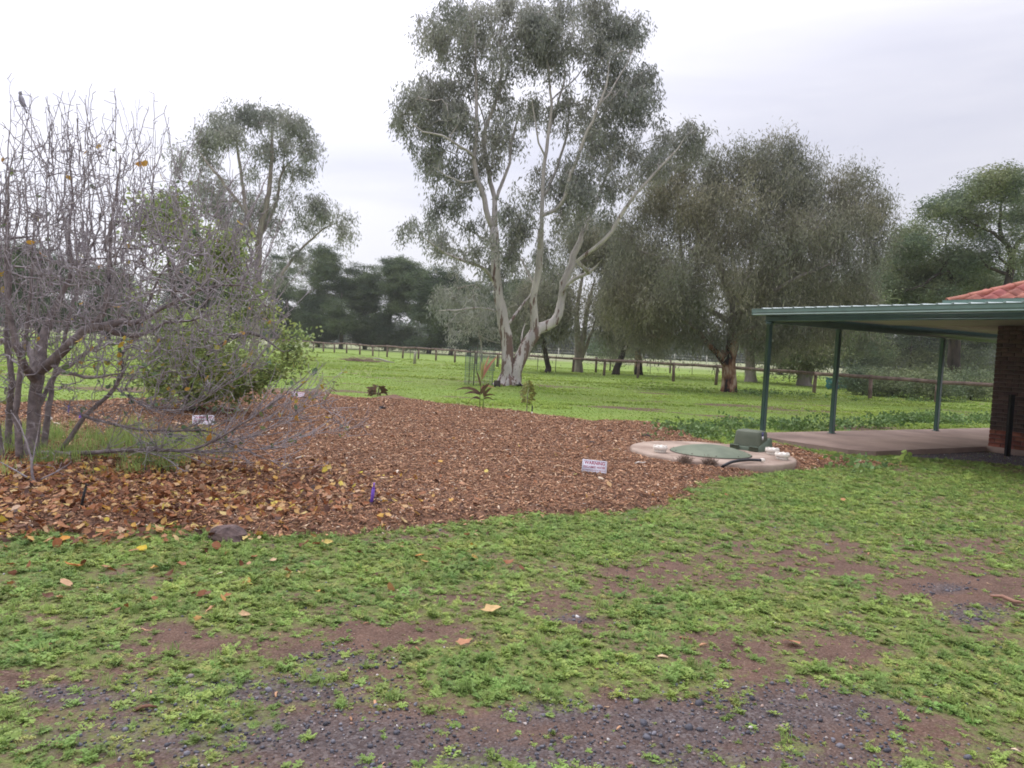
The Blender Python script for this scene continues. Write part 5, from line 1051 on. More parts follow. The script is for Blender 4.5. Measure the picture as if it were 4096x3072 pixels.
VB('eave_soffit', soff_m, (3.40, 11.6, -12.0, -1.75, 2.79, 2.81), par=hs)
# house gutter and tiled hip roof
RX, RY, RZ = 3.35, -1.68, 2.93; TP = math.tan(math.radians(22.3))
extr('gutter', [(3.22, 2.84), (3.21, 2.86), (3.21, 2.965), (3.20, 2.975), (3.23, 2.975), (3.23, 2.86), (3.345, 2.86), (3.345, 2.84)], -12.2, RY + 0.10, green_l, hs)
VB('gutter', green_l, (3.35, 11.7, RY + 0.0, RY + 0.12, 2.84, 2.97), par=hs)
tile_m = mat('terracotta_tile', (0.36, 0.125, 0.095), col2=(0.24, 0.08, 0.065), scale=6, bump=0.3, bscale=50, rand=0.18, rough=0.65)
hipx = 3.6
me = bpy.data.meshes.new('roof'); W_ = 4.1
me.from_pydata([(RX, RY, RZ), (RX + 2 * W_, RY, RZ), (RX + W_, RY - W_, RZ + W_ * TP), (RX + W_, -12 + W_, RZ + W_ * TP), (RX, -12, RZ), (RX + 2 * W_, -12, RZ)], [], [(0, 2, 3, 4), (0, 1, 2), (1, 5, 3, 2), (4, 3, 5)]); me.materials.append(tile_m); me.update(); roof = link('roof', me, hs, True)
# one S-profile tile: width .30 along y, length .36 up the slope
def tile_mesh():
    yy = np.linspace(0, 0.31, 7); zz = np.array([0.062, 0.078, 0.055, 0.014, 0.0, 0.016, 0.062]); V = []
    for (u, dz) in ((0, 0.012), (0.37, -0.006)):
        for t_ in (0.012, -0.012):
            V += [(u, -a_, h_ + dz + t_) for a_, h_ in zip(yy, zz)]
    n_ = 7; Fq = []
    for j in range(n_ - 1): Fq += [(j, j + 1, 2 * n_ + j + 1, 2 * n_ + j), (n_ + j, j, n_ * 0 + j, n_ + j)][:1]
    for j in range(n_ - 1): Fq += [(j, n_ + j, n_ + j + 1, j + 1)]
    Fq += [(0, 2 * n_, 3 * n_, n_), (n_ - 1, 2 * n_ - 1, 4 * n_ - 1, 3 * n_ - 1)]
    return np.array(V), Fq
tv, tf = tile_mesh(); tme = mesh('tile', tv, [tf], tile_m, False); rest = MB(); sl_ = math.atan(TP); cs, sn = math.cos(sl_), math.sin(sl_)
Rm = Matrix.Rotation(-sl_, 4, 'Y'); cnt = 0
for row_ in range(14):
    u = row_ * 0.315 - 0.04; x = RX + u * cs; z = RZ + u * sn; ystart = RY - max(0, (x - RX)) - 0.05 - (row_ * 0.0)
    ystart = RY - 0.30 * math.ceil((max(0, x - RX) + 0.02) / 0.30)
    k = 0; y = ystart
    while y > -11.8 + max(0, x - RX):
        if y > -5.6:
            o = link('tile', tme, roof, True); o.matrix_local = Matrix.Translation((x, y, z)) @ Rm; cnt += 1
        else:
            Vt = tv.copy(); Xn = x + Vt[:, 0] * cs - Vt[:, 2] * sn; Zn = z + Vt[:, 0] * sn + Vt[:, 2] * cs; rest.add(np.stack([Xn, Vt[:, 1] + y, Zn], -1), tf)
        y -= 0.30
rest.build('tile_courses', tile_m, roof, True, kind='stuff')
# hip capping
cap_m = mat('hip_capping', (0.42, 0.155, 0.105), col2=(0.29, 0.10, 0.07), scale=6, bump=0.2, rand=0.15, rough=0.6)
an = np.linspace(-0.15 * PI, 1.15 * PI, 8); 
def capmesh():
    V = []
    for (u, rr) in ((-0.02, 0.125), (0.41, 0.105)):
        for t_ in (0, -0.014): V += [(u, (rr + t_) * math.cos(a_), (rr + t_) * math.sin(a_) * 0.75) for a_ in an]
    n_ = len(an); Fq = []
    for j in range(n_ - 1): Fq += [(j, j + 1, 2 * n_ + j + 1, 2 * n_ + j), (n_ + j + 1, n_ + j, 3 * n_ + j, 3 * n_ + j + 1), (j + 1, j, n_ + j, n_ + j + 1)]
    return mesh('hip_tile', V, [Fq], cap_m, True)
cme = capmesh(); hv = Vector((1, -1, TP)).normalized(); rotm = hv.to_track_quat('X', 'Z').to_matrix().to_4x4()
for k in range(14):
    p = Vector((RX, RY, RZ + 0.03)) + hv * (k * 0.40 - 0.05); o = link('hip_tile', cme, roof, True); o.matrix_local = Matrix.Translation(p) @ rotm
hv2 = Vector((-1, -1, TP)).normalized(); rotm2 = hv2.to_track_quat('X', 'Z').to_matrix().to_4x4()
for k in range(14):
    p = Vector((RX + 2 * W_, RY, RZ + 0.03)) + hv2 * (k * 0.40 - 0.05); o = link('hip_tile', cme, roof, True); o.matrix_local = Matrix.Translation(p) @ rotm2
g = G(4030, 1822); sp_ = thing('black_stake', 'black steel stake standing against the brick wall', 'stake', (g[0], g[1], 0)); b = MB(); b.box(-0.04, 0.04, -0.03, 0.03, -0.2, 1.17, bev=0.005); b.box(-0.045, 0.045, 0.0301, 0.036, -0.2, 1.17); b.build('shaft', mat('black_steel', (0.018, 0.020, 0.022), var=0.2, bump=0.1, rough=0.5), sp_, True, kind=None)

# ------------------------------------------------------------------ treatment tank lid
tank_m = mat('tank_concrete', (0.40, 0.31, 0.25), col2=(0.25, 0.18, 0.14), scale=2.6, bump=0.4, bscale=60)
dk = thing('tank_cover', 'round concrete tank cover set in the mulch beside the veranda', 'tank cover', (DISC[0], DISC[1], 0))
b = MB(); b.lathe([(0.001, -0.1), (1.27, -0.1), (1.27, 0.08), (1.255, 0.10), (1.235, 0.108), (0.001, 0.108)], 72); b.build('slab', tank_m, dk, True, sm=False)
lid_m = mat('green_fibreglass', (0.165, 0.19, 0.13), col2=(0.12, 0.145, 0.098), scale=3, bump=0.1, rough=0.6)
g = G(2842, 1806, 0.13); dl = np.array([g[0] - DISC[0], g[1] - DISC[1]])
b = MB(); b.lathe([(0.61, 0.109), (0.615, 0.12), (0.60, 0.127), (0.50, 0.160), (0.36, 0.195), (0.2, 0.222), (0.08, 0.232), (0.001, 0.233)], 56, (dl[0], dl[1], 0)); b.build('dome_lid', lid_m, dk, True, sm=True)
b = MB(); b.lathe([(0.60, 0.1085), (0.622, 0.1085), (0.622, 0.116), (0.612, 0.117)], 56, (dl[0], dl[1], 0)); b.build('rim_seal', steel_m, dk, True)
for k in range(10):
    a_ = k * 0.628 + 0.2; b = MB(); b.lathe([(0.001, 0.0), (0.011, 0.0), (0.011, 0.007), (0.001, 0.008)], 8, (dl[0] + 0.575 * math.cos(a_), dl[1] + 0.575 * math.sin(a_), 0.1335)); b.build('bolt', steel_m, dk, True)
cap_w = mat('white_cap', (0.78, 0.72, 0.64), var=0.06, scale=8, bump=0.05, rough=0.45)
def pipe_cap(px_, py_, label):
    g = G(px_, py_, 0.109); t_ = thing('pipe_cap', label, 'pipe cap', (g[0], g[1], 0.109), 0.3, 'white screw caps on the concrete cover')
    b = MB(); b.lathe([(0.001, 0.0), (0.088, 0.0), (0.088, 0.045), (0.001, 0.045)], 24); b.build('pipe_end', cap_w, t_, True, sm=False)
    b = MB(); n_ = 24; an_ = np.arange(n_) * 2 * PI / n_; pr = [(0.100, 0.0452), (0.108, 0.055), (0.108, 0.085), (0.100, 0.098), (0.06, 0.100), (0.055, 0.094), (0.001, 0.094)]
    b.lathe(pr, 32); b.build('lid', cap_w, t_, True, sm=False)
    for k in range(8):
        a_ = k * PI / 4; b = MB(); b.box(0.070, 0.104, -0.014, 0.014, 0.0995, 0.108, bev=0.003); q = b.build('lug', cap_w, t_, True); q.rotation_euler = (0, 0, a_)
pipe_cap(2640, 1809, 'white screw cap alone on the left side of the concrete tank cover')
pipe_cap(3088, 1818, 'white screw cap on the right of the tank cover nearest the pump box')
pipe_cap(3128, 1838, 'white screw cap at the right rim of the tank cover')
# black hose with white end
hz = [(2872, 1874, 0.02), (2895, 1862, 0.10), (2925, 1848, 0.15), (2960, 1842, 0.155), (3000, 1839, 0.15), (3046, 1841, 0.147)]
hp = [G(x, y, z) for x, y, z in hz]; hp[0][2] = -0.02
hr = thing('hose', 'black hose with a white end lying over the rim of the tank cover', 'hose', tuple(hp[3]))
b = MB(); pp = np.array(hp); tt = np.linspace(0, 5, 26); pp = np.stack([np.interp(tt, range(6), pp[:, k]) for k in range(3)], -1); kk = np.array([.25, .5, .25]); pp[1:-1] = sum(kk[j] * pp[j:len(pp) - 2 + j] for j in range(3)); b.tube(pp, 0.021, 10)
b.build('pipe', mat('black_poly', (0.035, 0.035, 0.04), var=0.2, bump=0.1, rough=0.45), hr, sm=True)
d_ = pp[-1] - pp[-3]; d_ /= np.linalg.norm(d_); b = MB(); b.tube([pp[-1] - d_ * 0.01, pp[-1] + d_ * 0.02, pp[-1] + d_ * 0.045], [0.030, 0.030, 0.025], 12); b.build('end_fitting', cap_w, hr, sm=True)

# pump box: tapered hood on a flanged base
box_m = mat('green_plastic_box', (0.115, 0.130, 0.090), col2=(0.095, 0.110, 0.075), scale=4, bump=0.15, bscale=150, rough=0.55)
box_b = mat('green_plastic_base', (0.115, 0.150, 0.105), col2=(0.09, 0.12, 0.085), scale=4, bump=0.1, rough=0.6)
gA = G(3035, 1809, 0.109); gB = G(2922, 1793, 0.109); dx = (gB - gA)[:2]; ba = math.atan2(dx[1], dx[0]); LB = np.linalg.norm(dx)
pb = thing('pump_box', 'dark green plastic pump hood with a small blue and white sticker on the tank cover', 'pump box', (gA[0], gA[1], 0.1095), ba)
# local x: along the long side (to the left), y: negative = towards the back
sgn = -1.0
def rounded(L0, W0, z0, L1, W1, z1, ox, oy, rad, n_=5, shr=0.0):
    """tapered box with rounded vertical edges and rounded top"""
    def ring(L_, W_, z, cx, cy, rad):
        V = []
        for (sx, sy, a0) in ((1, 1, 0), (-1, 1, PI / 2), (-1, -1, PI), (1, -1, 1.5 * PI)):
            for t_ in range(n_): a_ = a0 + t_ / (n_ - 1) * PI / 2; V.append((cx + sx * (L_ / 2 - rad) + rad * math.cos(a_), cy + sy * (W_ / 2 - rad) + rad * math.sin(a_), z))
        return V
    lv = [(0, 0)] + [(1 - 0.10 * (1 - math.sin(q)), q) for q in ()]
    rows = []; zs = [0, 0.5, 0.86, 0.93, 0.975, 1.0]; ins = [0, 0, 0, 0.008, 0.022, 0.05]
    for q, i_ in zip(zs, ins):
        L_ = L0 + (L1 - L0) * q - 2 * i_; W_ = W0 + (W1 - W0) * q - 2 * i_; rows.append(ring(L_, W_, z0 + (z1 - z0) * q, ox, oy, rad))
    b = MB(); m_ = n_ * 4; V = [v for rw in rows for v in rw] + [(ox, oy, z1 + 0.004)]; nr = len(rows)
    Fq = [(i_ * m_ + j, i_ * m_ + (j + 1) % m_, (i_ + 1) * m_ + (j + 1) % m_, (i_ + 1) * m_ + j) for i_ in range(nr - 1) for j in range(m_)]
    b.add(V, Fq, [((nr - 1) * m_ + j, (nr - 1) * m_ + (j + 1) % m_, nr * m_) for j in range(m_)]); return b
WB = 0.42
bb = rounded(LB, WB, 0.0, LB - 0.04, WB - 0.03, 0.07, LB / 2, sgn * WB / 2, 0.05); bb.build('base', box_b, pb, True, sm=False)
hd = rounded(LB - 0.03, WB - 0.05, 0.072, LB - 0.07, WB - 0.13, 0.325, LB / 2 + 0.0, sgn * WB / 2, 0.05)
hood = hd.build('hood', box_m, pb, True, sm=False)
for m_ in (hood.data,):
    m_.polygons.foreach_set('use_smooth', np.ones(len(m_.polygons), bool)); m_.update()
for x_ in (0.10, LB - 0.06):
    b = MB(); b.box(x_ - 0.09, x_ + 0.06, -0.005, 0.045, 0.0, 0.085, bev=0.012); b.build('clip_foot', box_b, pb, True)
b = MB(); b.add([(-0.012, -0.30, 0.0), (-0.012, -0.03, 0.0), (-0.010, -0.05, 0.09), (0.008, -0.42, 0.20), (0.008, -0.46, 0.19), (-0.012, -0.49, 0.0), (0.03, -0.30, 0.0), (0.03, -0.03, 0.0), (0.03, -0.05, 0.09), (0.05, -0.42, 0.20), (0.05, -0.46, 0.19), (0.03, -0.49, 0.0)], None, [(0, 1, 2), (0, 2, 3), (0, 3, 4), (0, 4, 5), (2, 1, 7), (2, 7, 8), (3, 2, 8), (3, 8, 9), (4, 3, 9), (4, 9, 10), (5, 4, 10), (5, 10, 11)]); b.build('side_strap', box_b, pb, True)
# sticker on the end face (local -x side), tilted with the taper
blue_m = mat('sticker_blue', (0.045, 0.045, 0.22), var=0.05, bump=0); lab_m = mat('sticker_white', (0.72, 0.70, 0.74), var=0.03, bump=0); red_m = mat('sign_red', (0.42, 0.035, 0.09), var=0.08, bump=0); navy_m = mat('sign_navy', (0.10, 0.10, 0.20), var=0.05, bump=0)
tilt = math.atan2(0.02, 0.25)
st_ = bpy.data.objects.new('sticker', None)
Ms = Matrix.Translation((0.026, -0.13, 0.245)) @ Matrix.Rotation(tilt, 4, 'Y')
def panel(name, m_, y0, y1, z0, z1, x=0.0, par=pb, t_=0.0012):
    b = MB(); b.box(-t_ - x, -x, y0, y1, z0, z1); q = b.build(name, m_, par, True); q.matrix_local = Ms; return q
stk = panel('sticker', blue_m, -0.065, 0.0, 0.0, 0.062); panel('label_patch', lab_m, -0.062, -0.002, -0.058, -0.001)

# text helper: flat letters cut from the built-in font
def text_mesh(txt, width, height, m_, bold=0.0):
    cu = bpy.data.curves.new('lettering', 'FONT'); cu.body = txt; cu.size = 1.0; cu.offset = bold; cu.align_x = 'LEFT'; cu.extrude = 0.0
    ob = bpy.data.objects.new('lettering', cu); COL.objects.link(ob); dg = bpy.context.evaluated_depsgraph_get(); dg.update(); me = bpy.data.meshes.new_from_object(ob.evaluated_get(dg)); COL.objects.unlink(ob); bpy.data.objects.remove(ob)
    co = np.zeros(len(me.vertices) * 3, np.float32); me.vertices.foreach_get('co', co); co = co.reshape(-1, 3); lo, hi = co.min(0), co.max(0)
    co[:, 0] = (co[:, 0] - (lo[0] + hi[0]) / 2) * width / (hi[0] - lo[0]); co[:, 1] = (co[:, 1] - (lo[1] + hi[1]) / 2) * height / (hi[1] - lo[1]); co[:, 2] = 0
    me.vertices.foreach_set('co', co.ravel()); me.materials.clear(); me.materials.append(m_); me.update(); return me
# sticker lettering
for (tx, yy, zz, ww, hh) in (('AEROBIC', -0.033, 0.048, 0.050, 0.012), ('TANK', -0.033, 0.030, 0.032, 0.009), ('SERVICE', -0.033, 0.013, 0.048, 0.007)):
    o = link('lettering', text_mesh(tx, ww, hh, lab_m), stk, True); o.matrix_local = Matrix.Translation((-0.0022, yy, zz)) @ Euler((PI / 2, 0, -PI / 2)).to_matrix().to_4x4()

# ------------------------------------------------------------------ warning signs
sign_w = mat('sign_face', (0.74, 0.72, 0.78), var=0.04, scale=10, bump=0)
def sign(px_, py_, wd, ht, rz, tilt_, lean, label, sink=0.0):
    g = G(px_, py_); d_ = mulch_in(np.array([g[0]]), np.array([g[1]])); z = float(mulch_z(np.array([g[0]]), np.array([g[1]]), d_)[0])
    t_ = thing('warning_sign', label, 'sign', (g[0], g[1], z - sink), rz, 'reclaimed water signs in the mulch'); t_.rotation_euler = (lean, tilt_, rz)
    b = MB(); b.box(-wd / 2, wd / 2, -0.002, 0.002, 0, ht, bev=0.001); b.build('board', sign_w, t_, True)
    e = 0.012; tk = 0.0028; b = MB()
    for q in ((-wd / 2 + e, wd / 2 - e, ht - e - tk, ht - e), (-wd / 2 + e, wd / 2 - e, e, e + tk), (-wd / 2 + e, -wd / 2 + e + tk, e + tk, ht - e - tk), (wd / 2 - e - tk, wd / 2 - e, e + tk, ht - e - tk)): b.box(q[0], q[1], -0.0034, -0.0025, q[2], q[3])
    b.build('border', navy_m, t_, True)
    for (tx, zf, wf_, hf, m_, bo) in (('WARNING', 0.80, 0.83, 0.22, red_m, 0.02), ('RECLAIMED WATER', 0.52, 0.87, 0.155, red_m, 0.012), ('NOT SUITABLE FOR HUMAN CONTACT/CONSUMPTION', 0.31, 0.90, 0.07, red_m, 0.0), ('TECH   P: 8395 7848   M: 0418 824 225', 0.16, 0.84, 0.075, navy_m, 0.01)):
        o = link('lettering', text_mesh(tx, wd * wf_, ht * hf, m_, bo), t_, True); o.matrix_local = Matrix.Translation((0, -0.0032, ht * zf)) @ Euler((PI / 2, 0, 0)).to_matrix().to_4x4()
    b = MB(); b.box(-0.015, 0.015, 0.0025, 0.012, -0.15, ht * 0.9); b.build('stake', steel_m, t_, True)
sign(2374, 1910, 0.312, 0.185, -0.11, 0.035, -0.16, 'upright warning sign nearest the camera in the middle of the mulch', 0.02)
sign(812, 1716, 0.335, 0.19, 0.30, -0.03, -0.30, 'warning sign seen through the low twigs of the bare tree', 0.02)
sign(1192, 1597, 0.29, 0.16, 0.26, 0.07, -0.42, 'small distant warning sign leaning at the back edge of the mulch', 0.02)

# ------------------------------------------------------------------ irrigation stakes, drippers, stones
pur = mat('purple_plastic', (0.16, 0.075, 0.42), var=0.1, scale=10, bump=0.05, rough=0.5); blk = mat('black_plastic', (0.02, 0.02, 0.022), var=0.2, bump=0.05, rough=0.5)
def mz(g): a_, b_ = np.array([g[0]]), np.array([g[1]]); return float(np.maximum(mulch_z(a_, b_, mulch_in(a_, b_)), gz(a_, b_))[0])
g = G(1482, 2034); ir = thing('irrigation_stake', 'purple irrigation stake with a thin black tube standing in the front mulch', 'stake', (g[0], g[1], mz(g)))
b = MB(); b.tube([(0, 0, -0.05), (0.012, 0, 0.07), (0.021, 0, 0.155)], [0.016, 0.0165, 0.0155], 12); b.tube([(0.0212, 0, 0.1552), (0.0222, 0, 0.168)], [0.0155, 0.013], 12); b.build('body', pur, ir, True, sm=True)
b = MB(); b.tube([(0.0224, 0, 0.168), (0.026, 0, 0.21)], [0.010, 0.008], 8); b.build('nozzle', mat('lilac_plastic', (0.30, 0.17, 0.50), var=0.1, bump=0), ir, True, sm=True)
b = MB(); b.tube([(0.017, 0.01, 0.045), (0.04, 0.02, 0.03), (0.08, 0.03, 0.03), (0.13, 0.03, 0.045), (0.18, 0.03, 0.045), (0.22, 0.02, 0.03), (0.235, 0.0, -0.02)], 0.0045, 6); b.build('feed_tube', blk, ir, True, sm=True)
g = G(324, 2060); ir = thing('irrigation_stake', 'black irrigation stake tilted in the fallen leaves', 'stake', (g[0], g[1], mz(g))); b = MB(); b.tube([(-0.005, 0, -0.06), (0.012, 0, 0.08), (0.035, 0.0, 0.185)], [0.011, 0.012, 0.010], 8); b.build('body', blk, ir, True, sm=True); b = MB(); b.tube([(0.0345, 0, 0.1855), (0.038, 0, 0.21), (0.06, 0, 0.205)], 0.008, 8); b.build('nozzle', blk, ir, True, sm=True)
g = G(2127, 1664); ir = thing('irrigation_stake', 'black stake with a white foot at the back edge beside the sapling', 'stake', (g[0], g[1], mz(g))); b = MB(); b.tube([(0, 0, 0.06), (0.003, 0, 0.2)], 0.016, 8); b.tube([(0.0, 0, 0.2), (-0.02, 0, 0.24)], 0.006, 5); b.build('body', blk, ir, True, sm=True); b = MB(); b.tube([(0, 0, -0.05), (0, 0, 0.059)], 0.014, 8); b.build('foot', cap_w, ir, True, sm=True)
for (px_, py_, h_, lab) in ((272, 1662, 0.13, 'purple stake farthest left behind the bare tree'), (318, 1688, 0.08, 'short purple stake among the twigs of the bare tree')):
    g = G(px_, py_); ir = thing('irrigation_stake', lab, 'stake', (g[0], g[1], mz(g))); b = MB(); b.tube([(0, 0, -0.05), (0.01, 0, h_)], 0.016, 8); b.build('body', pur, ir, True, sm=True); b = MB(); b.tube([(0.0105, 0, h_ + 0.0005), (0.012, 0, h_ + 0.035)], 0.008, 8); b.build('nozzle', pur, ir, True, sm=True)
g = G(198, 1694); o_b = MB(); o_b.lathe([(0.001, -0.02), (0.04, -0.02), (0.042, 0.03), (0.02, 0.05), (0.001, 0.052)], 14); t_ = thing('drain_cap', 'small white round cap on the ground behind the bare tree', 'cap', (g[0], g[1], mz(g))); o_b.build('cap', cap_w, t_, True, sm=True)
def rock(name, px_, py_, sx, sy, sz, m_, label, cat, seed, rz=0.0, sink=0.3):
    g = G(px_, py_); r = np.random.default_rng(seed); me = bpy.data.meshes.new(name); bm = bmesh.new(); bmesh.ops.create_icosphere(bm, subdivisions=3, radius=1.0); offs = r.uniform(0, 50, 3)
    for v in bm.verts:
        c_ = np.array(v.co); n1 = fbm(np.array([c_[0] * 1.5 + offs[0]]), np.array([c_[1] * 1.5 + offs[1]]), np.array([c_[2] * 1.5 + 9]), s=seed)[0]; q = 0.65 + 0.75 * n1; v.co = Vector((c_[0] * q * sx, c_[1] * q * sy, c_[2] * q * sz))
    bm.to_mesh(me); bm.free(); me.materials.append(m_); o = link(name, me); o.location = (g[0], g[1], mz(g) + sz * (1 - 2 * sink) * 0.6); o.rotation_euler = (0.1, 0.1, rz); return tag(o, label, cat)
stone_b = mat('field_stone', (0.17, 0.115, 0.105), col2=(0.085, 0.06, 0.058), scale=14, bump=1.0, bscale=40, bdist=0.01)
rock('rock', 915, 2160, 0.135, 0.10, 0.085, stone_b, 'brown rock half hidden in the weeds at the front edge of the mulch', 'rock', 3)
for k, (px_, py_, s_, lab) in enumerate([(2585, 1758, .09, 'small dark clod left of the tank cover nearest it'), (2440, 1737, .07, 'dark clod farthest back on the mulch'), (2370, 1786, .06, 'small dark clod in the mulch midway to the sign'), (2630, 1694, .06, 'dark clod on the grass edge behind the tank cover')]): rock('soil_clod', px_, py_, s_, s_ * .8, s_ * .5, mat('clod', (0.065, 0.042, 0.036), var=0.4, scale=40, bump=1), lab, 'clod', 20 + k)
# uprooted dry grass sods
sod_m = mat('dry_root', (0.27, 0.19, 0.14), col2=(0.13, 0.09, 0.07), scale=20, bump=0, rough=0.9)
for k, (px_, py_, lab) in enumerate([(2738, 1873, 'dry brown uprooted grass tuft left at the rim of the tank cover'), (2838, 1880, 'dry brown uprooted grass tuft beside the hose')]):
    g = G(px_, py_); t_ = thing('grass_sod', lab, 'sod', (g[0], g[1], mz(g))); r = np.random.default_rng(60 + k); b = MB()
    for j in range(170):
        a_ = r.uniform(0, 6.28); e_ = r.uniform(0.1, 1.4); d_ = np.array([math.cos(a_) * math.cos(e_), math.sin(a_) * math.cos(e_), math.sin(e_)]); p0 = r.normal(0, 0.03, 3) * [1.3, 1, .4] + [0, 0, 0.03]; b.tube([p0, p0 + d_ * 0.05, p0 + d_ * r.uniform(0.06, 0.13) + r.normal(0, 0.015, 3)], [0.004, 0.003, 0.0015], 3, cap=False)
    b.build('roots', sod_m, t_, True, kind='stuff')
    rock('x', px_, py_, 0.07, 0.06, 0.045, sod_m, None, None, 70 + k); o = bpy.context.scene.objects.get('x'); o.name = 'clod'; o.data.name = 'clod'; o.parent = t_; o.matrix_parent_inverse = Matrix.Translation(t_.location).inverted()
pale_w = mat('pale_wood', (0.72, 0.66, 0.58), var=0.1, bump=0.2)
for k, (pa, pbb, rr_, m_, lab) in enumerate([((2538, 1869), (2582, 1866), .012, pale_w, 'short white stick lying right of the nearest warning sign'), ((1050, 1812), (1140, 1806), .014, mat('tan_stick', (0.50, 0.33, 0.21), var=0.1), 'long tan splinter lying under the low twigs'), ((1180, 1857), (1262, 1846), .010, pale_w, 'thin whitish stick lying right of the low twigs'), ((2060, 1860), (2085, 1890), .010, mat('bark_stick', (0.42, 0.27, 0.17), var=0.1), 'thin tan stick lying left of the nearest warning sign'), ((3960, 2400), (4096, 2435), .014, mat('brown_stick', (0.32, 0.18, 0.13), var=0.1), 'reddish stick lying in the weeds at the right edge')]):
    a_, c_ = G(*pa), G(*pbb); t_ = thing('stick', lab, 'stick', (a_[0], a_[1], mz(a_))); b = MB(); d_ = c_ - a_; m__ = [np.array([0, 0, .02]), d_ * 0.35 + [0, 0, .035], d_ * 0.7 + [0, 0, .02], d_ + [0, 0, .03]]; b.tube(m__, [rr_ * .5, rr_, rr_, rr_ * .4], 6); b.build('shaft', m_, t_, True, sm=True)
g = G(1988, 1548); t_ = thing('timber_block', 'brown square block resting against the foot of the pale twin trunks', 'block', (g[0], g[1], 0)); b = MB(); b.box(-.13, .13, -.05, .05, 0, .26, bev=.01); b.build('board', dark_bark, t_, True)
tq = mat('teal_plastic', (0.06, 0.20, 0.20), var=0.15, scale=6, bump=0.2)
g = G(3350, 1562); t_ = thing('crumpled_tarp', 'crumpled teal tarpaulin on the fence seen through the veranda', 'tarpaulin', (g[0], g[1], 0)); r = np.random.default_rng(3); nxx = 12; gxx, gyy = np.meshgrid(np.linspace(-.75, .75, nxx), np.linspace(0, 0.85, 8)); V = np.stack([gxx * (0.75 + .25 * gyy) + r.normal(0, .03, gxx.shape), r.normal(0, .05, gxx.shape) + .1 * np.sin(gxx * 7), gyy + 0.15 * np.sin(gxx * 3) + r.normal(0, .03, gxx.shape)], -1).reshape(-1, 3); i = (np.arange(7)[:, None] * nxx + np.arange(nxx - 1)[None]).ravel(); link('sheet', mesh('sheet', V, np.stack([i, i + 1, i + nxx + 1, i + nxx], -1), tq), t_, True)

# ------------------------------------------------------------------ garden plants
def blade(b, p0, d0, L_, wd, droop, n_=7, fold=0.15, side=None):
    d0 = np.array(d0, float); d0 /= np.linalg.norm(d0); s_ = np.cross(d0, [0, 0, 1.0]); s_ /= np.linalg.norm(s_) + 1e-6; s_ = s_ * 0.45 + np.cross(s_, d0) * 0.89; V = []; p = np.array(p0, float); d = d0.copy()
    for k in range(n_):
        t_ = k / (n_ - 1); w_ = wd * math.sin(PI * min(1, 0.12 + 0.88 * t_)) ** 0.7 if t_ < 1 else 0.001
        V += [p - s_ * w_ / 2 + [0, 0, fold * w_], p.copy(), p + s_ * w_ / 2 + [0, 0, fold * w_]]
        d = d + np.array([0, 0, -droop / n_]); d /= np.linalg.norm(d); p = p + d * L_ / (n_ - 1)
    Fq = [(k * 3 + j, k * 3 + j + 1, k * 3 + 4 + j, k * 3 + 3 + j) for k in range(n_ - 1) for j in (0, 1)]; b.add(V, Fq)
cy_g = mat('cordyline_dark', (0.16, 0.13, 0.06), col2=(0.09, 0.045, 0.04), scale=6, bump=0, trans=0.25); cy_p = mat('cordyline_pink', (0.52, 0.28, 0.20), col2=(0.42, 0.20, 0.14), scale=6, bump=0, trans=0.35); stem_g = mat('green_stem', (0.20, 0.26, 0.08), var=0.2, bump=0); cy_y = mat('cordyline_green', (0.34, 0.37, 0.13), col2=(0.26, 0.26, 0.09), scale=6, bump=0, trans=0.35)
g = G(1922, 1648); cp = thing('cordyline', 'tall cane plant with arching red and pink strap leaves at the back of the mulch', 'plant', (g[0], g[1], mz(g)))
b = MB(); b.tube([(-.02, 0, -.05), (-.03, 0, .3), (-.02, 0, .6), (-.01, 0, .8)], [.014, .012, .010, .006], 6); b.build('stem', stem_g, cp, True, sm=True)
b = MB(); b.tube([(.05, 0, -.05), (.06, .02, .2), (.065, .02, .34)], [.013, .011, .007], 6); b.build('stem', stem_g, cp, True, sm=True)
for (p0, d0, L_, wd, dr, m_) in [(a_, b_, c_ * 1.12, d_ * 1.25, e_, f_) for a_, b_, c_, d_, e_, f_ in [((-.01, 0, .72), (.35, 0, 1), .62, .055, .9, cy_p), ((-.01, 0, .74), (.22, .1, 1), .55, .05, .35, cy_p), ((-.01, 0, .7), (-.05, 0, 1), .42, .045, .2, cy_y), ((-.01, 0, .7), (.08, -.1, 1), .45, .04, .1, cy_y), ((-.02, 0, .55), (-.25, .1, 1), .35, .04, .5, cy_g), ((-.03, 0, .38), (-1, 0, .9), .62, .07, 1.5, cy_g), ((-.03, 0, .36), (-1, -.2, .6), .38, .06, 1.2, cy_g), ((-.03, 0, .36), (.5, -.2, 1), .33, .075, .6, cy_g), ((-.03, 0, .5), (.8, .2, .8), .36, .05, 1.6, cy_p), ((-.04, 0, .25), (-.8, 0, .8), .33, .075, 2.8, cy_g), ((.065, .02, .33), (.5, 0, 1), .25, .06, .8, cy_g), ((.065, .02, .33), (-.1, 0, 1), .25, .07, .2, cy_g), ((.065, .02, .26), (1, 0, .8), .34, .05, 2.3, cy_g), ((.06, .02, .3), (1, -.2, 1), .3, .05, 1.4, cy_g)]]:
    b = MB(); blade(b, p0, d0, L_, wd, dr); b.build('leaf', m_, cp, True, sm=True)
lf_y = mat('sapling_leaf', (0.42, 0.42, 0.13), col2=(0.15, 0.17, 0.06), scale=14, bump=0, trans=0.3, rough=0.5)
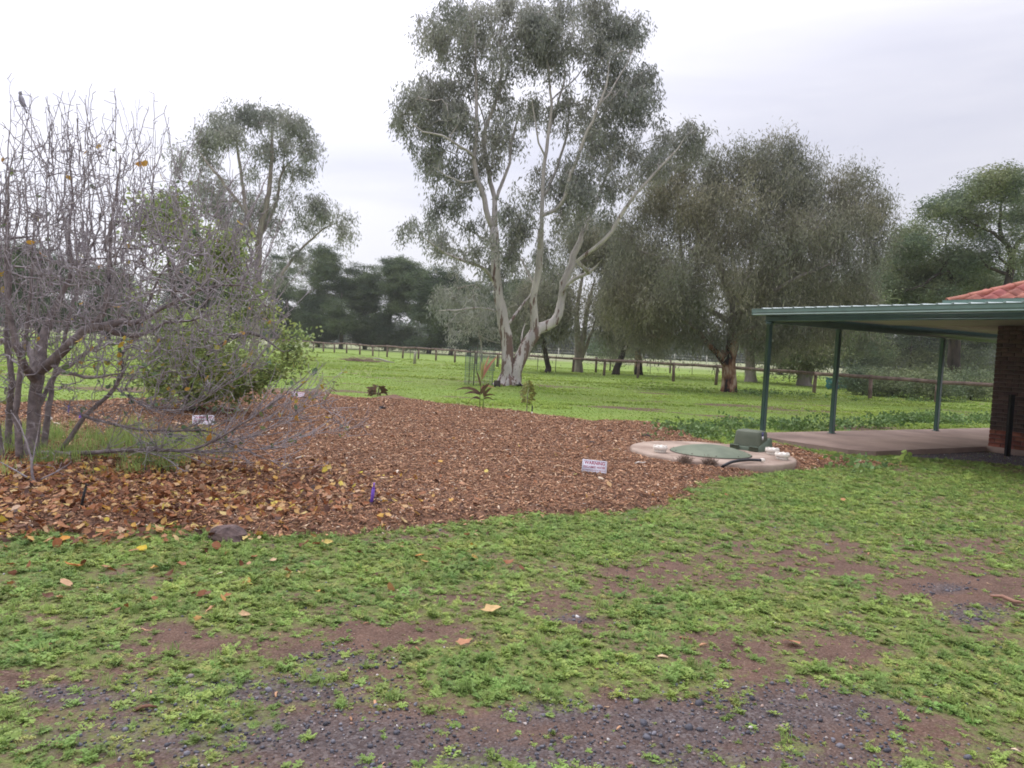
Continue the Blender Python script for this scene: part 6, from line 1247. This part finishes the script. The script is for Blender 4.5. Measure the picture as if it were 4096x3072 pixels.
def sapling(px_, py_, h_, rad, label, n_, m_, ll, lw, lo=0.3, seed=0, stemm=None, name='shrub', tip=1.0):
    g = G(px_, py_); t_ = thing(name, label, 'plant', (g[0], g[1], mz(g))); r = np.random.default_rng(seed); b = MB(); b.tube([(0, 0, -.05), (r.normal(0, .02), 0, h_ * .5), (r.normal(0, .03), 0, h_ * .95)], [.012, .009, .003], 6); b.build('stem', stemm or pale_bark, t_, True, sm=True)
    b = MB()
    for k in range(n_):
        z_ = h_ * (lo + (1 - lo) * r.uniform(0, 1)); q = rad * math.sin(PI * (0.12 + 0.85 * (z_ / h_ - lo) / (1 - lo))) ** 0.8 * r.uniform(.2, 1); a_ = r.uniform(0, 6.28); blade(b, (math.cos(a_) * q * .8, math.sin(a_) * q * .8, z_), (math.cos(a_), math.sin(a_), r.uniform(-.6, .6)), ll * r.uniform(.7, 1.2), lw, 0.6, 4)
    b.build('leaves', m_, t_, True, kind='stuff'); return t_
sapling(2106, 1657, 0.74, 0.17, 'young yellow green sapling at the back edge right of the cane plant', 170, lf_y, .10, .045, .28, 1, pale_bark, 'sapling')
sapling(1512, 1583, 0.27, 0.34, 'low dark leafy clump at the back edge of the mulch', 46, mat('dark_bronze_leaf', (0.10, 0.10, 0.05), col2=(0.16, 0.08, 0.05), scale=8, bump=0, trans=0.15), .2, .075, .2, 2, name='leafy_clump')
sapling(1315, 1582, 0.42, 0.28, 'sparse blue green seedling with reddish tips right of the distant sign', 40, mat('blue_green_leaf', (0.12, 0.18, 0.12), col2=(0.30, 0.14, 0.09), scale=5, bump=0, trans=0.2), .13, .022, .1, 3, name='seedling')
sapling(3625, 1850, 0.17, 0.13, 'small broad leafed weed at the corner of the concrete slab', 26, weed_m, .10, .05, .1, 4, stem_g, 'leafy_weed')
# mallow and weed patches around the slab
mal_m = mat('mallow_leaf', (0.22, 0.32, 0.10), col2=(0.11, 0.19, 0.065), scale=1.5, bump=0, trans=0.25, rand=0.3, rough=0.55)
mallow = [leafset('mallow_leafage', 26, (0.30, 0.30, 0.16), 0.075, 0.032, -0.4, mal_m, 500 + k, rnd=True) for k in range(4)]
def fm(X, Y):
    px, py = pix(X, Y); px /= S; py /= S; q = 0
    for (a, b_, c, d, w_) in [(1520, 940, 90, 13, 1), (1580, 925, 130, 12, 1), (1700, 925, 120, 10, .8), (1850, 920, 110, 10, .9), (2000, 912, 110, 9, 1.3), (2130, 910, 60, 8, .8), (1850, 1012, 110, 10, .5), (2060, 862, 120, 6, 1.2), (1800, 850, 180, 5, .8)]: q = np.maximum(q, w_ * np.exp(-(((px - a) / c) ** 2 + ((py - b_) / d) ** 2) * 1.5))
    return np.where((sdist(X, Y, SLAB) < -0.06) & clear_disc(X, Y), q * smooth(0.42, 0.62, fbm(X * 1.5, Y * 1.5, s=98)), 0)
X, Y, r = sample(26000, (0, 26), (10, 36), fm, 25); n = len(X)
tag(scatter('mallow_weeds', 'mallow', mallow, np.stack([X, Y, gz(X, Y) + 0.05 * r.uniform(0.4, 2.2, n)], -1), np.stack([r.normal(0, .2, n), r.normal(0, .2, n), r.uniform(0, 6, n)], -1), r.uniform(.6, 1.2, n), seed=11), 'broad leafed weeds growing thickly behind the concrete slab')
# shadowed shrubs beyond the fence on the right
for k, (px_, py_, w_, h_, lab) in enumerate([(3450, 1580, 1.3, 1.3, 'dark low shrub beyond the fence left of the third veranda post'), (3570, 1585, 1.1, 1.1, 'bushy dark shrub beyond the fence in the middle of the veranda view'), (3720, 1600, 1.2, 1.3, 'dark shrub beyond the fence behind the third veranda post'), (3880, 1600, 1.5, 1.5, 'tall dark shrub beyond the fence next to the brick wall'), (2440, 1450, 2.6, 3.2, 'rounded green bush beyond the fence behind the leaning black trunk')]):
    g = G(px_, py_) if k < 4 else P(px_, py_, 62); g[2] = 0; r = np.random.default_rng(70 + k); T = r.normal(0, 1, (110, 3)); T = T / np.linalg.norm(T, axis=1)[:, None] * r.uniform(.3, 1, (110, 1)) * [w_, w_, h_ * .5] + [g[0], g[1], h_ * .55]
    make_tree('shrub', lab, g[:2], [np.array([[g[0], g[1], -.1, .06], [g[0] + .05, g[1], h_ * .3, .04], [g[0], g[1], h_ * .6, .02]])], T, dark_bark, 'acac', acac_spr, 4, (.25, .25, .2), .7, r0=.006, seg=.3, thick=.02, seed=75 + k, cat='shrub', group=None)

# ------------------------------------------------------------------ individual fallen leaves
for k, (px_, py_, sz_, col, lab) in enumerate([(1962, 2462, .085, (.62, .42, .20), 'large tan leaf lying on bare dirt in the centre foreground'), (250, 2170, .07, (.60, .28, .06), 'orange leaf in the weeds at the front left'), (570, 2205, .075, (.60, .44, .05), 'yellow leaf in the weeds below the black stake'), (268, 2350, .08, (.55, .34, .20), 'curled tan leaf in the weeds at the left'), (292, 2278, .085, (.50, .20, .06), 'rust orange leaf lying deep in the left weeds'), (1310, 1752, .08, (.70, .48, .05), 'yellow leaf hanging low over the mulch at the twig ends'), (2300, 1922, .05, (.45, .50, .15), 'pale green leaf lying in front of the nearest warning sign'), (1440, 1918, .055, (.60, .52, .06), 'yellow leaf lying behind the purple stake'), (1855, 2590, .06, (.48, .24, .14), 'red brown leaf in the foreground weeds left of the large tan one'), (3370, 2010, .06, (.50, .26, .12), 'orange leaf on the grass in front of the slab'), (2905, 1985, .05, (.38, .13, .07), 'dark red leaf on the grass below the tank cover'), (3580, 2148, .07, (.50, .28, .16), 'tan leaf on the grass at the right of the yard'), (3165, 2590, .085, (.48, .22, .13), 'red brown leaf on the bare dirt right of centre'), (1680, 2235, .07, (.60, .25, .07), 'bright orange leaf in the weeds below the purple stake'), (880, 2305, .06, (.68, .58, .42), 'pale cream leaf in the weeds below the rock')]):
    g = G(px_, py_); me = dleaf(600 + k, mat('leaf_colour', col, var=0.15, scale=40, bump=0.2, trans=0.2), k % 2 == 0); o = link('fallen_leaf', me); o.location = (g[0], g[1], mz(g) + 0.03 + (0.25 if k == 5 else 0)); o.scale = (sz_ * 1.0,) * 3; o.rotation_euler = (0.25, -0.2, 0.8 * k); tag(o, lab, 'leaf', 'single fallen leaves')

# ------------------------------------------------------------------ birds
def bird(loc, rz, pitch, parts, label, L_):
    t_ = thing('bird', label, 'bird', loc, rz)
    for nm, m_, (prof, sc_), rot, off in parts:
        b = MB(); b.lathe(prof, 16); o = b.build(nm, m_, t_, True, sm=True); o.scale = sc_; o.rotation_euler = rot; o.location = off
    return t_
bk = mat('black_feather', (0.022, 0.020, 0.026), var=0.3, bump=0.1, scale=60); wf_ = mat('white_feather', (0.60, 0.62, 0.62), var=0.1, bump=0.1); gf_ = mat('grey_feather', (0.42, 0.40, 0.45), col2=(0.28, 0.27, 0.31), scale=40, bump=0.2)
egg = [(0.001, -1), (.35, -.93), (.66, -.72), (.86, -.4), (.92, -.05), (.84, .3), (.62, .62), (.34, .86), (.001, 1)]
def ground_bird():
    g = G(1527, 1651); z = mz(g); t_ = thing('bird', 'small black and white bird with a long tail feeding on the mulch', 'bird', (g[0], g[1], z), -0.15)
    def el(nm, m_, s_, off, rot): b = MB(); b.lathe(egg, 16); o = b.build(nm, m_, t_, True, sm=True); o.scale = s_; o.location = off; o.rotation_euler = rot; return o
    el('body', bk, (.032, .034, .062), (0, 0, .055), (0, 1.72, 0)); el('belly', wf_, (.027, .031, .045), (-.018, -.004, .040), (0, 1.55, 0)); el('head', bk, (.023, .022, .026), (.060, 0, .050), (0, 1.9, 0))
    b = MB(); b.tube([(.08, 0, .044), (.098, 0, .034)], [.005, .001], 6); b.build('beak', bk, t_, True)
    b = MB(); b.box(-.165, -.045, -.011, .011, .068, .074); o = b.build('tail', bk, t_, True); o.rotation_euler = (0, .16, 0)
    for s_ in (-1, 1): b = MB(); b.tube([(.0, .012 * s_, .03), (.006, .013 * s_, .014), (0, .013 * s_, .0)], .0016, 4); b.tube([(-.008, .013 * s_, .001), (.014, .013 * s_, .001)], .0014, 4); b.build('leg', bk, t_, True)
    for s_ in (-1, 1): o = el('wing', bk, (.008, .024, .050), (-.010, .028 * s_, .060), (0, 1.75, 0))
ground_bird()
tp = P(90, 425, YQ - .3); t_ = thing('bird', 'grey bird perched upright on the highest bare twig', 'bird', tuple(tp + np.array([0, 0, 0.0])), 0)
def el(nm, m_, s_, off, rot, par=t_): b = MB(); b.lathe(egg, 16); o = b.build(nm, m_, par, True, sm=True); o.scale = s_; o.location = off; o.rotation_euler = rot; return o
el('body', gf_, (.038, .036, .086), (-.012, 0, .075), (0, -.30, 0)); el('head', gf_, (.024, .024, .027), (-.032, 0, .165), (0, -.1, 0))
b = MB(); b.tube([(-.018, -.01, .178), (.002, -.014, .186)], [.006, .001], 6); b.build('beak', bk, t_, True)
b = MB(); b.add([(.010, -.006, .010), (.024, .006, .010), (.070, .008, -.085), (.050, -.008, -.088), (.012, .004, .006), (.052, .004, -.09)], None, [(0, 1, 2), (0, 2, 3), (4, 0, 3), (4, 3, 5), (1, 4, 5), (1, 5, 2), (2, 5, 3), (0, 4, 1)]); b.build('tail', gf_, t_, True)
for s_ in (-1, 1): el('wing', mat('wing_grey', (0.26, 0.25, 0.28), var=0.2), (.010, .026, .070), (-.004, .030 * s_, .065), (0, -.34, 0))
t_.scale = (0.85, 0.85, 0.85)
for s_ in (-1, 1): b = MB(); b.tube([(0, .008 * s_, .025), (-.002, .006 * s_, .008), (0, .003 * s_, -.004)], .002, 4); b.build('leg', bk, t_, True)
# thin haze over the paddock: far pines fade slightly
hz_m = bpy.data.materials.new('haze'); hz_m.use_nodes = True; t = hz_m.node_tree; t.nodes.clear(); ho = t.nodes.new('ShaderNodeOutputMaterial'); pv = t.nodes.new('ShaderNodeVolumePrincipled'); pv.inputs['Density'].default_value = HAZE; pv.inputs['Color'].default_value = (0.93, 0.93, 1.0, 1); t.links.new(pv.outputs[0], ho.inputs['Volume'])
b = MB(); b.box(-420, 420, -70, 420, -2.0, 26); tag(b.build('haze', hz_m), kind='stuff')
